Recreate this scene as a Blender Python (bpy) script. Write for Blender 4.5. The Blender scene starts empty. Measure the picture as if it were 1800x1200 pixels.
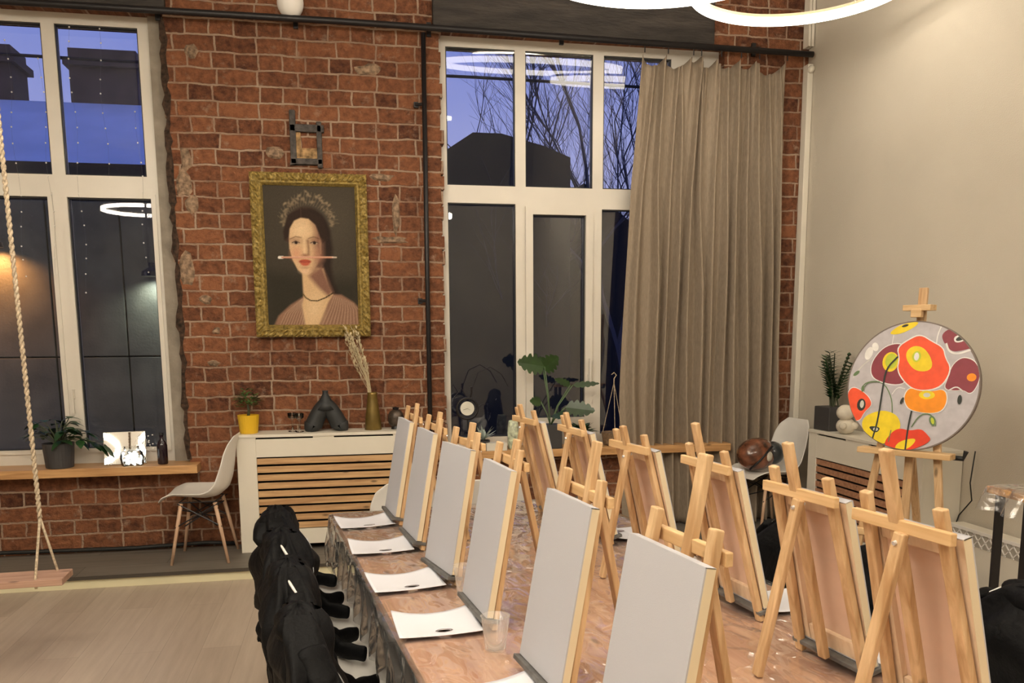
import bpy, bmesh, math, random
from mathutils import Vector, Matrix, noise
R = math.radians
PI = math.pi
random.seed(7)
sc = bpy.context.scene
col = sc.collection

# ------------------------------------------------------------------ camera
F = 1485.46
YAW, PITCH, ROLL = R(10.94), R(8.26), R(-0.35)
cam = bpy.data.cameras.new('camera'); camo = bpy.data.objects.new('camera', cam); col.objects.link(camo)
cam.sensor_fit = 'HORIZONTAL'; cam.sensor_width = 36; cam.lens = F/1800*36
cam.shift_y = (803.78-600)/1800
cam.clip_start = .05
fwd = Vector((math.sin(YAW)*math.cos(PITCH), math.cos(YAW)*math.cos(PITCH), -math.sin(PITCH)))
rgt = Vector((math.cos(YAW), -math.sin(YAW), 0)); upv = rgt.cross(fwd)
rr = rgt*math.cos(ROLL)+upv*math.sin(ROLL); uu = -rgt*math.sin(ROLL)+upv*math.cos(ROLL)
camo.matrix_world = Matrix(((rr.x, uu.x, -fwd.x, 0), (rr.y, uu.y, -fwd.y, 0), (rr.z, uu.z, -fwd.z, 1.54), (0, 0, 0, 1)))
sc.camera = camo

# ------------------------------------------------------------------ world: dusk sky
w = bpy.data.worlds.new('dusk'); sc.world = w; w.use_nodes = True
nt = w.node_tree; nt.nodes.clear()
tc = nt.nodes.new('ShaderNodeTexCoord'); sx = nt.nodes.new('ShaderNodeSeparateXYZ')
rp = nt.nodes.new('ShaderNodeValToRGB'); bg = nt.nodes.new('ShaderNodeBackground'); ow = nt.nodes.new('ShaderNodeOutputWorld')
nz = nt.nodes.new('ShaderNodeTexNoise'); nz.inputs['Scale'].default_value = 5; nz.inputs['Detail'].default_value = 3
ma = nt.nodes.new('ShaderNodeMath'); ma.operation = 'MULTIPLY_ADD'; ma.inputs[1].default_value = .22
nt.links.new(tc.outputs['Generated'], sx.inputs[0]); nt.links.new(tc.outputs['Generated'], nz.inputs['Vector'])
nt.links.new(nz.outputs['Fac'], ma.inputs[0]); nt.links.new(sx.outputs['Z'], ma.inputs[2])
nt.links.new(ma.outputs[0], rp.inputs[0]); nt.links.new(rp.outputs[0], bg.inputs[0]); nt.links.new(bg.outputs[0], ow.inputs[0])
e = rp.color_ramp.elements
e[0].position = 0; e[0].color = (.20, .20, .27, 1)
e[1].position = .5; e[1].color = (.055, .085, .28, 1)
x_ = e.new(.27); x_.color = (.17, .18, .33, 1)
bg.inputs[1].default_value = .9
sc.view_settings.view_transform = 'Standard'; sc.view_settings.look = 'None'
sc.view_settings.exposure = 1.42; sc.view_settings.gamma = 1; sc.view_settings.use_curve_mapping = False
LAMP = 25.0                       # emission of the LED rings

# ------------------------------------------------------------------ materials
MATS = {}
def mat(name, colr, rough=.6, metal=0, var=0, vscale=8, bump=0, bscale=60, spec=.5, coat=0, emit=None, es=0, trans=0, stretch=None, sub=0):
    m = bpy.data.materials.new(name); m.use_nodes = True; t = m.node_tree
    b = t.nodes['Principled BSDF']
    c = (*colr, 1)
    b.inputs['Base Color'].default_value = c; b.inputs['Roughness'].default_value = rough
    b.inputs['Metallic'].default_value = metal; b.inputs['Specular IOR Level'].default_value = spec
    b.inputs['Coat Weight'].default_value = coat; b.inputs['Transmission Weight'].default_value = trans
    if emit: b.inputs['Emission Color'].default_value = (*emit, 1); b.inputs['Emission Strength'].default_value = es
    if var or bump:
        tcn = t.nodes.new('ShaderNodeTexCoord'); mp = t.nodes.new('ShaderNodeMapping')
        t.links.new(tcn.outputs['Object'], mp.inputs[0])
        if stretch: mp.inputs['Scale'].default_value = stretch
    if var:
        n = t.nodes.new('ShaderNodeTexNoise'); n.inputs['Scale'].default_value = vscale; n.inputs['Detail'].default_value = 5
        t.links.new(mp.outputs[0], n.inputs['Vector'])
        r = t.nodes.new('ShaderNodeValToRGB'); r.color_ramp.elements[0].position = .3; r.color_ramp.elements[1].position = .7
        r.color_ramp.elements[0].color = tuple(max(0, v*(1-var)) for v in colr)+(1,)
        r.color_ramp.elements[1].color = tuple(min(1, v*(1+var*.7)) for v in colr)+(1,)
        t.links.new(n.outputs['Fac'], r.inputs[0]); t.links.new(r.outputs[0], b.inputs['Base Color'])
    if bump:
        n2 = t.nodes.new('ShaderNodeTexNoise'); n2.inputs['Scale'].default_value = bscale; n2.inputs['Detail'].default_value = 4
        t.links.new(mp.outputs[0], n2.inputs['Vector'])
        bp = t.nodes.new('ShaderNodeBump'); bp.inputs['Strength'].default_value = bump; bp.inputs['Distance'].default_value = .01
        t.links.new(n2.outputs['Fac'], bp.inputs['Height']); t.links.new(bp.outputs[0], b.inputs['Normal'])
    MATS[name] = m
    return m

def glass_mat(name, tint=(1, 1, 1), boost=1.0):
    m = bpy.data.materials.new(name); m.use_nodes = True; t = m.node_tree; t.nodes.clear()
    o = t.nodes.new('ShaderNodeOutputMaterial'); mx = t.nodes.new('ShaderNodeMixShader')
    tr = t.nodes.new('ShaderNodeBsdfTransparent'); tr.inputs[0].default_value = (*tint, 1)
    gl = t.nodes.new('ShaderNodeBsdfGlossy'); gl.inputs['Roughness'].default_value = .015
    fr = t.nodes.new('ShaderNodeFresnel'); fr.inputs[0].default_value = 1.5
    mu = t.nodes.new('ShaderNodeMath'); mu.operation = 'MULTIPLY'; mu.inputs[1].default_value = boost; mu.use_clamp = True
    t.links.new(fr.outputs[0], mu.inputs[0]); t.links.new(mu.outputs[0], mx.inputs[0])
    t.links.new(tr.outputs[0], mx.inputs[1]); t.links.new(gl.outputs[0], mx.inputs[2]); t.links.new(mx.outputs[0], o.inputs[0])
    return m

def brick_mat(name, c1, c2, mortar, bw, bh, ms, vertical=True, bump=1.0):
    m = bpy.data.materials.new(name); m.use_nodes = True; t = m.node_tree; b = t.nodes['Principled BSDF']
    N = t.nodes.new; L = t.links.new
    tcn = N('ShaderNodeTexCoord'); sp = N('ShaderNodeSeparateXYZ'); cb = N('ShaderNodeCombineXYZ')
    L(tcn.outputs['Object'], sp.inputs[0]); L(sp.outputs['X'], cb.inputs[0]); L(sp.outputs['Z'], cb.inputs[1])
    # warp so that courses wander a little
    nw = N('ShaderNodeTexNoise'); nw.inputs['Scale'].default_value = 5.0; nw.inputs['Detail'].default_value = 7; nw.inputs['Roughness'].default_value = .62
    L(cb.outputs[0], nw.inputs['Vector'])
    vs = N('ShaderNodeVectorMath'); vs.operation = 'SUBTRACT'; vs.inputs[1].default_value = (.5, .5, .5)
    vm = N('ShaderNodeVectorMath'); vm.operation = 'SCALE'; vm.inputs['Scale'].default_value = .040
    va = N('ShaderNodeVectorMath'); va.operation = 'ADD'
    L(nw.outputs['Color'], vs.inputs[0]); L(vs.outputs[0], vm.inputs[0]); L(cb.outputs[0], va.inputs[0]); L(vm.outputs[0], va.inputs[1])
    br = N('ShaderNodeTexBrick'); L(va.outputs[0], br.inputs['Vector'])
    br.inputs['Scale'].default_value = 1; br.inputs['Brick Width'].default_value = bw; br.inputs['Row Height'].default_value = bh
    br.inputs['Mortar Size'].default_value = ms; br.inputs['Mortar Smooth'].default_value = .25; br.inputs['Bias'].default_value = 0
    br.offset = .37; br.offset_frequency = 2; br.squash = .58; br.squash_frequency = 2
    br.inputs['Color1'].default_value = (0, 0, 0, 1); br.inputs['Color2'].default_value = (1, 1, 1, 1); br.inputs['Mortar'].default_value = (.5, .5, .5, 1)
    big = N('ShaderNodeTexNoise'); big.inputs['Scale'].default_value = 1.3; big.inputs['Detail'].default_value = 2; L(cb.outputs[0], big.inputs['Vector'])
    fin = N('ShaderNodeTexNoise'); fin.inputs['Scale'].default_value = 22; fin.inputs['Detail'].default_value = 6; fin.inputs['Roughness'].default_value = .65; L(cb.outputs[0], fin.inputs['Vector'])
    a1 = N('ShaderNodeMath'); a1.operation = 'MULTIPLY_ADD'; a1.inputs[1].default_value = .42
    L(br.outputs['Color'], a1.inputs[0]); 
    a2 = N('ShaderNodeMath'); a2.operation = 'MULTIPLY_ADD'; a2.inputs[1].default_value = 1.5; a2.inputs[2].default_value = -.70
    L(fin.outputs['Fac'], a2.inputs[0]); 
    a3 = N('ShaderNodeMath'); a3.operation = 'MULTIPLY_ADD'; a3.inputs[1].default_value = .6; L(big.outputs['Fac'], a3.inputs[0]); L(a2.outputs[0], a3.inputs[2])
    L(a3.outputs[0], a1.inputs[2])
    rp = N('ShaderNodeValToRGB'); el = rp.color_ramp.elements
    el[0].position = .15; el[0].color = (*c1, 1); el[1].position = .85; el[1].color = (*c2, 1)
    L(a1.outputs[0], rp.inputs[0])
    # mortar colour, with smears of lime over the bricks
    sm = N('ShaderNodeTexNoise'); sm.inputs['Scale'].default_value = 9; sm.inputs['Detail'].default_value = 8; sm.inputs['Roughness'].default_value = .7; L(cb.outputs[0], sm.inputs['Vector'])
    sr = N('ShaderNodeValToRGB'); sr.color_ramp.elements[0].position = .575; sr.color_ramp.elements[0].color = (0, 0, 0, 1); sr.color_ramp.elements[1].position = .72; sr.color_ramp.elements[1].color = (.62, .62, .62, 1)
    L(sm.outputs['Fac'], sr.inputs[0])
    mh = N('ShaderNodeMath'); mh.operation = 'MAXIMUM'
    sep = N('ShaderNodeTexNoise'); sep.inputs['Scale'].default_value = 3.2; sep.inputs['Detail'].default_value = 4; L(cb.outputs[0], sep.inputs['Vector'])
    sepr = N('ShaderNodeValToRGB'); sepr.color_ramp.elements[0].position = .35; sepr.color_ramp.elements[0].color = (.35, .35, .35, 1); sepr.color_ramp.elements[1].position = .6; sepr.color_ramp.elements[1].color = (.95, .95, .95, 1)
    L(sep.outputs['Fac'], sepr.inputs[0])
    mm = N('ShaderNodeMath'); mm.operation = 'MULTIPLY'; L(br.outputs['Fac'], mm.inputs[0]); L(sepr.outputs[0], mm.inputs[1])
    L(mm.outputs[0], mh.inputs[0]); L(sr.outputs[0], mh.inputs[1])
    mc = N('ShaderNodeMix'); mc.data_type = 'RGBA'; mc.inputs['B'].default_value = (*mortar, 1)
    L(mh.outputs[0], mc.inputs['Factor']); L(rp.outputs[0], mc.inputs['A'])
    L(mc.outputs['Result'], b.inputs['Base Color'])
    b.inputs['Roughness'].default_value = .75; b.inputs['Specular IOR Level'].default_value = .35
    h1 = N('ShaderNodeMath'); h1.operation = 'MULTIPLY_ADD'; h1.inputs[1].default_value = -1.0; L(br.outputs['Fac'], h1.inputs[0])
    h2 = N('ShaderNodeMath'); h2.operation = 'MULTIPLY'; h2.inputs[1].default_value = 1.6; L(fin.outputs['Fac'], h2.inputs[0]); L(h2.outputs[0], h1.inputs[2])
    bp = N('ShaderNodeBump'); bp.inputs['Strength'].default_value = bump; bp.inputs['Distance'].default_value = .02
    L(h1.outputs[0], bp.inputs['Height']); L(bp.outputs[0], b.inputs['Normal'])
    return m

def plank_mat(name, c1, c2, pw, pl, gap=.002, rough=.45, alongx=False, rot=0.0, bump=.15, gapc=.35):
    m = bpy.data.materials.new(name); m.use_nodes = True; t = m.node_tree; b = t.nodes['Principled BSDF']
    N = t.nodes.new; L = t.links.new
    tcn = N('ShaderNodeTexCoord'); mp = N('ShaderNodeMapping'); L(tcn.outputs['Object'], mp.inputs[0])
    mp.inputs['Rotation'].default_value = (0, 0, rot if alongx else PI/2+rot)
    br = N('ShaderNodeTexBrick'); L(mp.outputs[0], br.inputs['Vector'])
    br.inputs['Scale'].default_value = 1; br.inputs['Brick Width'].default_value = pl; br.inputs['Row Height'].default_value = pw
    br.inputs['Mortar Size'].default_value = gap; br.inputs['Mortar Smooth'].default_value = .3; br.offset = .41
    br.inputs['Color1'].default_value = (0, 0, 0, 1); br.inputs['Color2'].default_value = (1, 1, 1, 1); br.inputs['Mortar'].default_value = (.5,)*3+(1,)
    mp2 = N('ShaderNodeMapping'); mp2.inputs['Scale'].default_value = (2.2, 26, 26); L(mp.outputs[0], mp2.inputs[0])
    n = N('ShaderNodeTexNoise'); n.inputs['Scale'].default_value = 1; n.inputs['Detail'].default_value = 6; n.inputs['Roughness'].default_value = .6; L(mp2.outputs[0], n.inputs['Vector'])
    a = N('ShaderNodeMath'); a.operation = 'MULTIPLY_ADD'; a.inputs[1].default_value = .35; L(br.outputs['Color'], a.inputs[0])
    a0 = N('ShaderNodeMath'); a0.operation = 'MULTIPLY_ADD'; a0.inputs[1].default_value = 1.1; a0.inputs[2].default_value = -.2; L(n.outputs['Fac'], a0.inputs[0]); L(a0.outputs[0], a.inputs[2])
    r = N('ShaderNodeValToRGB'); r.color_ramp.elements[0].position = .2; r.color_ramp.elements[0].color = (*c1, 1); r.color_ramp.elements[1].position = .85; r.color_ramp.elements[1].color = (*c2, 1)
    L(a.outputs[0], r.inputs[0])
    mc = N('ShaderNodeMix'); mc.data_type = 'RGBA'; mc.inputs['B'].default_value = tuple(v*gapc for v in c1)+(1,)
    L(br.outputs['Fac'], mc.inputs['Factor']); L(r.outputs[0], mc.inputs['A']); L(mc.outputs['Result'], b.inputs['Base Color'])
    b.inputs['Roughness'].default_value = rough
    bp = N('ShaderNodeBump'); bp.inputs['Strength'].default_value = bump; bp.inputs['Distance'].default_value = .004
    L(n.outputs['Fac'], bp.inputs['Height']); L(bp.outputs[0], b.inputs['Normal'])
    return m

def wood_mat(name, c1, c2, axis='Z', rough=.5, knots=True):
    m = bpy.data.materials.new(name); m.use_nodes = True; t = m.node_tree; b = t.nodes['Principled BSDF']
    N = t.nodes.new; L = t.links.new
    tcn = N('ShaderNodeTexCoord'); mp = N('ShaderNodeMapping'); L(tcn.outputs['Object'], mp.inputs[0])
    s = {'X': (3, 45, 45), 'Y': (45, 3, 45), 'Z': (45, 45, 3)}[axis]; mp.inputs['Scale'].default_value = s
    oi = N('ShaderNodeObjectInfo'); ad = N('ShaderNodeVectorMath'); ad.operation = 'ADD'; L(mp.outputs[0], ad.inputs[0])
    rn = N('ShaderNodeMath'); rn.operation = 'MULTIPLY'; rn.inputs[1].default_value = 40; L(oi.outputs['Random'], rn.inputs[0]); L(rn.outputs[0], ad.inputs[1])
    n = N('ShaderNodeTexNoise'); n.inputs['Scale'].default_value = 1; n.inputs['Detail'].default_value = 5; n.inputs['Distortion'].default_value = .6; L(ad.outputs[0], n.inputs['Vector'])
    r = N('ShaderNodeValToRGB'); r.color_ramp.elements[0].position = .3; r.color_ramp.elements[0].color = (*c1, 1); r.color_ramp.elements[1].position = .68; r.color_ramp.elements[1].color = (*c2, 1)
    L(n.outputs['Fac'], r.inputs[0]); last = r.outputs[0]
    if knots:
        v = N('ShaderNodeTexVoronoi'); mp3 = N('ShaderNodeMapping'); k = {'X': (5, 14, 14), 'Y': (14, 5, 14), 'Z': (14, 14, 5)}[axis]; mp3.inputs['Scale'].default_value = k
        L(tcn.outputs['Object'], mp3.inputs[0]); ad2 = N('ShaderNodeVectorMath'); ad2.operation = 'ADD'; L(mp3.outputs[0], ad2.inputs[0]); L(rn.outputs[0], ad2.inputs[1]); L(ad2.outputs[0], v.inputs['Vector']); v.inputs['Scale'].default_value = 1
        kr = N('ShaderNodeValToRGB'); kr.color_ramp.elements[0].position = .06; kr.color_ramp.elements[0].color = (.8,)*3+(1,); kr.color_ramp.elements[1].position = .15; kr.color_ramp.elements[1].color = (0, 0, 0, 1)
        L(v.outputs['Distance'], kr.inputs[0])
        mc = N('ShaderNodeMix'); mc.data_type = 'RGBA'; mc.inputs['B'].default_value = tuple(v_*.3 for v_ in c1)+(1,)
        L(kr.outputs[0], mc.inputs['Factor']); L(last, mc.inputs['A']); last = mc.outputs['Result']
    L(last, b.inputs['Base Color']); b.inputs['Roughness'].default_value = rough
    return m

M = {}
M['brick'] = brick_mat('brick', (.070, .022, .011), (.31, .120, .055), (.47, .335, .245), .26, .1025, .0075)
M['plaster'] = mat('plaster', (.60, .545, .455), .9, var=.05, vscale=1.4, bump=.25, bscale=160)
M['ceiling'] = mat('ceiling', (.5, .46, .4), .9)
M['darkwall'] = mat('far wall', (.40, .37, .31), .9, var=.3, vscale=.6)
M['floor'] = plank_mat('laminate', (.375, .30, .235), (.50, .415, .335), .19, 1.25, .0010, rough=.42, gapc=.7)
M['platform'] = plank_mat('platform', (.115, .10, .085), (.19, .17, .145), .3, 1.2, .002, rough=.5, alongx=True)
M['riser'] = mat('riser', (.74, .68, .46), .5, var=.05, vscale=3)
M['nosing'] = mat('nosing', (.055, .045, .035), .5)
M['white'] = mat('white paint', (.72, .675, .585), .5, var=.03, vscale=5)
M['pvc'] = mat('window pvc', (.70, .655, .585), .35, var=.04, vscale=4)
M['pvcd'] = mat('old plaster strip', (.30, .255, .205), .8, var=.25, vscale=9, bump=.4, bscale=40)
M['seal'] = mat('seal', (.02, .02, .02), .5)
M['lintel'] = mat('lintel', (.038, .031, .027), .7, var=.6, vscale=3.5, bump=.8, bscale=14, stretch=(1, 1, 5))
M['sill'] = wood_mat('sill wood', (.40, .20, .075), (.66, .385, .17), 'X', .4)
M['slat'] = wood_mat('slat wood', (.40, .215, .095), (.66, .42, .21), 'X', .5)
M['slaty'] = wood_mat('slat wood red', (.30, .135, .075), (.50, .27, .16), 'Y', .5)
M['pine'] = wood_mat('pine', (.44, .255, .115), (.72, .50, .285), 'Z', .5)
M['pinex'] = wood_mat('pine x', (.56, .34, .15), (.76, .53, .29), 'X', .5)
M['table'] = wood_mat('table wood', (.62, .33, .20), (.84, .56, .38), 'Y', .45)
M['dark'] = mat('dark metal', (.018, .016, .018), .4, metal=.3)
M['black'] = mat('black', (.01, .01, .01), .6)
M['shell'] = mat('white plastic', (.80, .775, .74), .35, spec=.5)
M['leg'] = wood_mat('beech', (.50, .31, .20), (.66, .45, .31), 'Z', .45, knots=False)
M['jacket'] = mat('black cloth', (.0035, .0035, .0042), .6, var=.4, vscale=14, bump=.6, bscale=30, spec=.16)
M['zip'] = mat('zip', (.7, .72, .75), .35, metal=.6)
M['canvasedge'] = mat('canvas edge', (.72, .61, .42), .85)
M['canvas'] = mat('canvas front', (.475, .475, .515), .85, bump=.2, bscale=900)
M['canvasback'] = mat('canvas back', (.74, .53, .41), .85, var=.12, vscale=5)
M['stretcher'] = wood_mat('stretcher', (.66, .48, .32), (.82, .65, .47), 'Z', .6, knots=False)
M['ledge'] = mat('ledge grey', (.13, .125, .12), .5, var=.4, vscale=30)
M['palette'] = mat('palette', (.76, .77, .84), .3)
M['print'] = mat('grey print', (.20, .17, .18), .6)
M['gold'] = mat('gilt', (.33, .235, .065), .45, metal=.35, var=.5, vscale=60, bump=.9, bscale=70)
M['curtain'] = mat('curtain', (.32, .255, .19), .9, var=.16, vscale=60, bump=.15, bscale=300, stretch=(3, 1, .4))
M['rope'] = mat('rope', (.52, .42, .30), .9, var=.4, vscale=90)
M['swing'] = wood_mat('swing wood', (.36, .20, .14), (.52, .33, .24), 'X', .6)
M['pot'] = mat('dark pot', (.045, .043, .045), .5)
M['yellow'] = mat('yellow pot', (.72, .44, .02), .35)
M['leaf'] = mat('leaf', (.018, .060, .016), .4, var=.5, vscale=20)
M['leaf2'] = mat('leaf light', (.07, .14, .035), .45, var=.5, vscale=25)
M['stem'] = mat('stem', (.06, .07, .035), .6)
M['donut'] = mat('matte black ceramic', (.022, .024, .026), .55, bump=.1, bscale=200)
M['brass'] = mat('brass', (.20, .135, .035), .35, metal=.55, var=.3, vscale=14)
M['straw'] = mat('dried grass', (.62, .52, .34), .9)
M['soil'] = mat('soil', (.03, .02, .015), .9)
M['copper'] = mat('brown shell', (.17, .06, .03), .25, var=.9, vscale=16, coat=.6)
M['visor'] = mat('visor', (.03, .035, .04), .12, coat=.5)
M['stone'] = mat('pale stone', (.66, .60, .50), .8, var=.12, vscale=20)
M['mirror'] = mat('mirror', (.9, .9, .9), .02, metal=1)
M['glass'] = glass_mat('window glass', (.90, .92, .94), 2.0)
M['glass_fine'] = glass_mat('clear window glass', (.92, .93, .94), .75)
M['clear'] = glass_mat('clear glass', (.95, .96, .95), 1.3)
def cup_mat():
    m = bpy.data.materials.new('cup plastic'); m.use_nodes = True; t = m.node_tree; t.nodes.clear(); N = t.nodes.new; L = t.links.new
    o = N('ShaderNodeOutputMaterial'); a = N('ShaderNodeMixShader'); b = N('ShaderNodeMixShader'); tr = N('ShaderNodeBsdfTransparent'); gl = N('ShaderNodeBsdfGlossy'); df = N('ShaderNodeBsdfDiffuse'); lw = N('ShaderNodeLayerWeight'); lw.inputs[0].default_value = .25
    gl.inputs['Roughness'].default_value = .08; df.inputs[0].default_value = (.9, .88, .86, 1)
    mu = N('ShaderNodeMath'); mu.operation = 'MULTIPLY_ADD'; mu.inputs[1].default_value = .30; mu.inputs[2].default_value = .07; L(lw.outputs['Facing'], mu.inputs[0]); L(mu.outputs[0], a.inputs[0])
    L(tr.outputs[0], a.inputs[1]); L(df.outputs[0], a.inputs[2]); b.inputs[0].default_value = .05; L(a.outputs[0], b.inputs[1]); L(gl.outputs[0], b.inputs[2]); L(b.outputs[0], o.inputs[0]); return m
M['cup'] = cup_mat()
M['bottle'] = mat('dark bottle', (.012, .004, .010), .12, coat=.4)
M['led'] = mat('led', (1, 1, 1), .5, emit=(1, .90, .74), es=LAMP)
M['ledlow'] = mat('led dimmed', (1, 1, 1), .5, emit=(1, .90, .74), es=4.5)
M['ledh'] = mat('led housing', (.75, .62, .42), .4)
M['fairy'] = mat('fairy bulb', (.75, .72, .68), .35)
M['wire'] = mat('thin wire', (.12, .12, .12), .4)
M['jarlit'] = mat('lit jar', (.85, .88, .86), .2, emit=(.95, 1, .97), es=.6)
M['greywall'] = mat('outside wall', (.022, .02, .016), .9, var=.15, vscale=2)
M['bluedark'] = mat('outside dark', (.006, .007, .012), .9)
M['snow'] = mat('snow roof', (.55, .60, .72), .9, var=.12, vscale=.9)
M['chimney'] = mat('chimney brick', (.075, .05, .045), .9, var=.3, vscale=3)
M['bark'] = mat('bark', (.05, .05, .07), .9)
M['paper'] = mat('paper', (.7, .68, .6), .8)

# ------------------------------------------------------------------ helpers
def tag(o, label=None, cat=None, group=None, kind=None):
    if label: o['label'] = label
    if cat: o['category'] = cat
    if group: o['group'] = group
    if kind: o['kind'] = kind
    return o
def empty(name, loc, rz=0, label=None, cat=None, group=None):
    o = bpy.data.objects.new(name, None); col.objects.link(o); o.location = loc; o.rotation_euler = (0, 0, rz); o.empty_display_size = .05
    return tag(o, label, cat, group)
def copy_tree(o, parent=None):
    c = o.copy(); col.objects.link(c); c.parent = parent
    for ch in list(o.children): copy_tree(ch, c)
    return c
class MB:
    def __init__(s): s.bm = bmesh.new(); s.mi = 0
    def _f(s, vs):
        try:
            f = s.bm.faces.new(vs); f.material_index = s.mi; return f
        except ValueError: return None
    def box(s, c, d, rot=None, off=None):
        vs = []
        for x in (-.5, .5):
            for y in (-.5, .5):
                for z in (-.5, .5):
                    v = Vector((x*d[0], y*d[1], z*d[2]))
                    if rot is not None: v = rot @ v
                    vs.append(s.bm.verts.new(v+Vector(c)))
        for q in ((0, 1, 3, 2), (4, 6, 7, 5), (0, 4, 5, 1), (2, 3, 7, 6), (0, 2, 6, 4), (1, 5, 7, 3)): s._f([vs[i] for i in q])
        return s
    def b2(s, x0, x1, y0, y1, z0, z1): return s.box(((x0+x1)/2, (y0+y1)/2, (z0+z1)/2), (x1-x0, y1-y0, z1-z0))
    def beam(s, a, b, w, h, up=(0, 0, 1), taper=1):
        a = Vector(a); b = Vector(b); d = (b-a).normalized(); u = Vector(up)
        sx = d.cross(u)
        if sx.length < 1e-4: sx = d.cross(Vector((1, 0, 0)))
        sx.normalize(); sy = sx.cross(d)
        r0 = [s.bm.verts.new(a+sx*i*w/2+sy*j*h/2) for i, j in ((-1, -1), (1, -1), (1, 1), (-1, 1))]
        r1 = [s.bm.verts.new(b+(sx*i*w/2+sy*j*h/2)*taper) for i, j in ((-1, -1), (1, -1), (1, 1), (-1, 1))]
        s._f(r0[::-1]); s._f(r1)
        for k in range(4): s._f([r0[k], r0[(k+1) % 4], r1[(k+1) % 4], r1[k]])
        return s
    def tube(s, pts, r, n=10, cap=True, closed=False, flat=1.0):
        pts = [Vector(p) for p in pts]; m = len(pts); rs = r if isinstance(r, (list, tuple)) else [r]*m
        rings = []; prev = None
        for i in range(m):
            if closed: d = pts[(i+1) % m]-pts[i-1]
            else: d = pts[min(i+1, m-1)]-pts[max(i-1, 0)]
            d.normalize()
            if prev is None:
                a = d.cross(Vector((0, 0, 1)))
                if a.length < .05: a = d.cross(Vector((1, 0, 0)))
            else:
                a = prev-d*prev.dot(d)
            a.normalize(); prev = a; b = d.cross(a)
            rings.append([s.bm.verts.new(pts[i]+(a*math.cos(2*PI*k/n)+b*math.sin(2*PI*k/n)*flat)*rs[i]) for k in range(n)])
        for i in range(m if closed else m-1):
            p, q = rings[i], rings[(i+1) % m]
            for k in range(n): s._f([p[k], p[(k+1) % n], q[(k+1) % n], q[k]])
        if cap and not closed: s._f(rings[0][::-1]); s._f(rings[-1])
        return s
    def lathe(s, prof, c=(0, 0, 0), n=24, sx=1, sy=1):
        rings = []
        for (r, z) in prof:
            rings.append([s.bm.verts.new((c[0]+r*sx*math.cos(2*PI*k/n), c[1]+r*sy*math.sin(2*PI*k/n), c[2]+z)) for k in range(n)])
        for p, q in zip(rings, rings[1:]):
            for k in range(n): s._f([p[k], p[(k+1) % n], q[(k+1) % n], q[k]])
        if prof[0][0] > 1e-4: s._f(rings[0][::-1])
        if prof[-1][0] > 1e-4: s._f(rings[-1])
        return s
    def grid(s, fn, nu, nv):
        g = [[s.bm.verts.new(fn(i/nu, j/nv)) for j in range(nv+1)] for i in range(nu+1)]
        for i in range(nu):
            for j in range(nv): s._f([g[i][j], g[i+1][j], g[i+1][j+1], g[i][j+1]])
        return s
    def ball(s, c, r, n=12, sc_=(1, 1, 1)):
        pr = [(max(1e-5, math.sin(PI*i/n)), -math.cos(PI*i/n)) for i in range(n+1)]
        rings = [[s.bm.verts.new((c[0]+a*r*sc_[0]*math.cos(2*PI*k/(2*n)), c[1]+a*r*sc_[1]*math.sin(2*PI*k/(2*n)), c[2]+z*r*sc_[2])) for k in range(2*n)] for a, z in pr]
        for p, q in zip(rings, rings[1:]):
            for k in range(2*n): s._f([p[k], p[(k+1) % (2*n)], q[(k+1) % (2*n)], q[k]])
        return s
    def poly(s, pts): s._f([s.bm.verts.new(p) for p in pts]); return s
    def prism(s, pts, vec):
        a = [s.bm.verts.new(p) for p in pts]; b = [s.bm.verts.new(Vector(p)+Vector(vec)) for p in pts]; n = len(a)
        s._f(a[::-1]); s._f(b)
        for k in range(n): s._f([a[k], a[(k+1) % n], b[(k+1) % n], b[k]])
        return s
    def build(s, name, m, parent=None, smooth=False, bevel=0, solid=0, subd=0, loc=None):
        bmesh.ops.remove_doubles(s.bm, verts=s.bm.verts, dist=1e-6)
        bmesh.ops.recalc_face_normals(s.bm, faces=s.bm.faces)
        me = bpy.data.meshes.new(name); s.bm.to_mesh(me); s.bm.free()
        o = bpy.data.objects.new(name, me); col.objects.link(o)
        for mm in (m if isinstance(m, list) else [m]): me.materials.append(mm)
        if smooth: me.polygons.foreach_set('use_smooth', [True]*len(me.polygons))
        if bevel:
            bv = o.modifiers.new('bevel', 'BEVEL'); bv.width = bevel; bv.segments = 2; bv.limit_method = 'ANGLE'
        if solid:
            so = o.modifiers.new('solid', 'SOLIDIFY'); so.thickness = solid; so.offset = 0
        if subd:
            su = o.modifiers.new('sub', 'SUBSURF'); su.levels = subd; su.render_levels = subd
        if parent: o.parent = parent
        if loc: o.location = loc
        return o
def struct(o): o['kind'] = 'structure'; return o

# ------------------------------------------------------------------ room shell
WY = 6.11; RX = 3.45; CZ = 4.35
LX, BY = -4.6, -3.2
struct(MB().b2(LX, RX, BY, 6.6, -.1, 0).build('floor', M['floor']))
struct(MB().b2(LX-.1, RX+.2, BY-.1, 6.6, CZ, CZ+.12).build('ceiling', M['ceiling']))
struct(MB().b2(RX, RX+.15, BY, 6.6, -.1, CZ).build('wall_right', M['plaster']))
struct(MB().b2(LX-.15, LX, BY, 6.6, -.1, CZ).build('wall_left', M['darkwall']))
struct(MB().b2(LX-.1, RX+.1, BY-.15, BY, -.1, CZ).build('wall_front', M['darkwall']))
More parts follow.
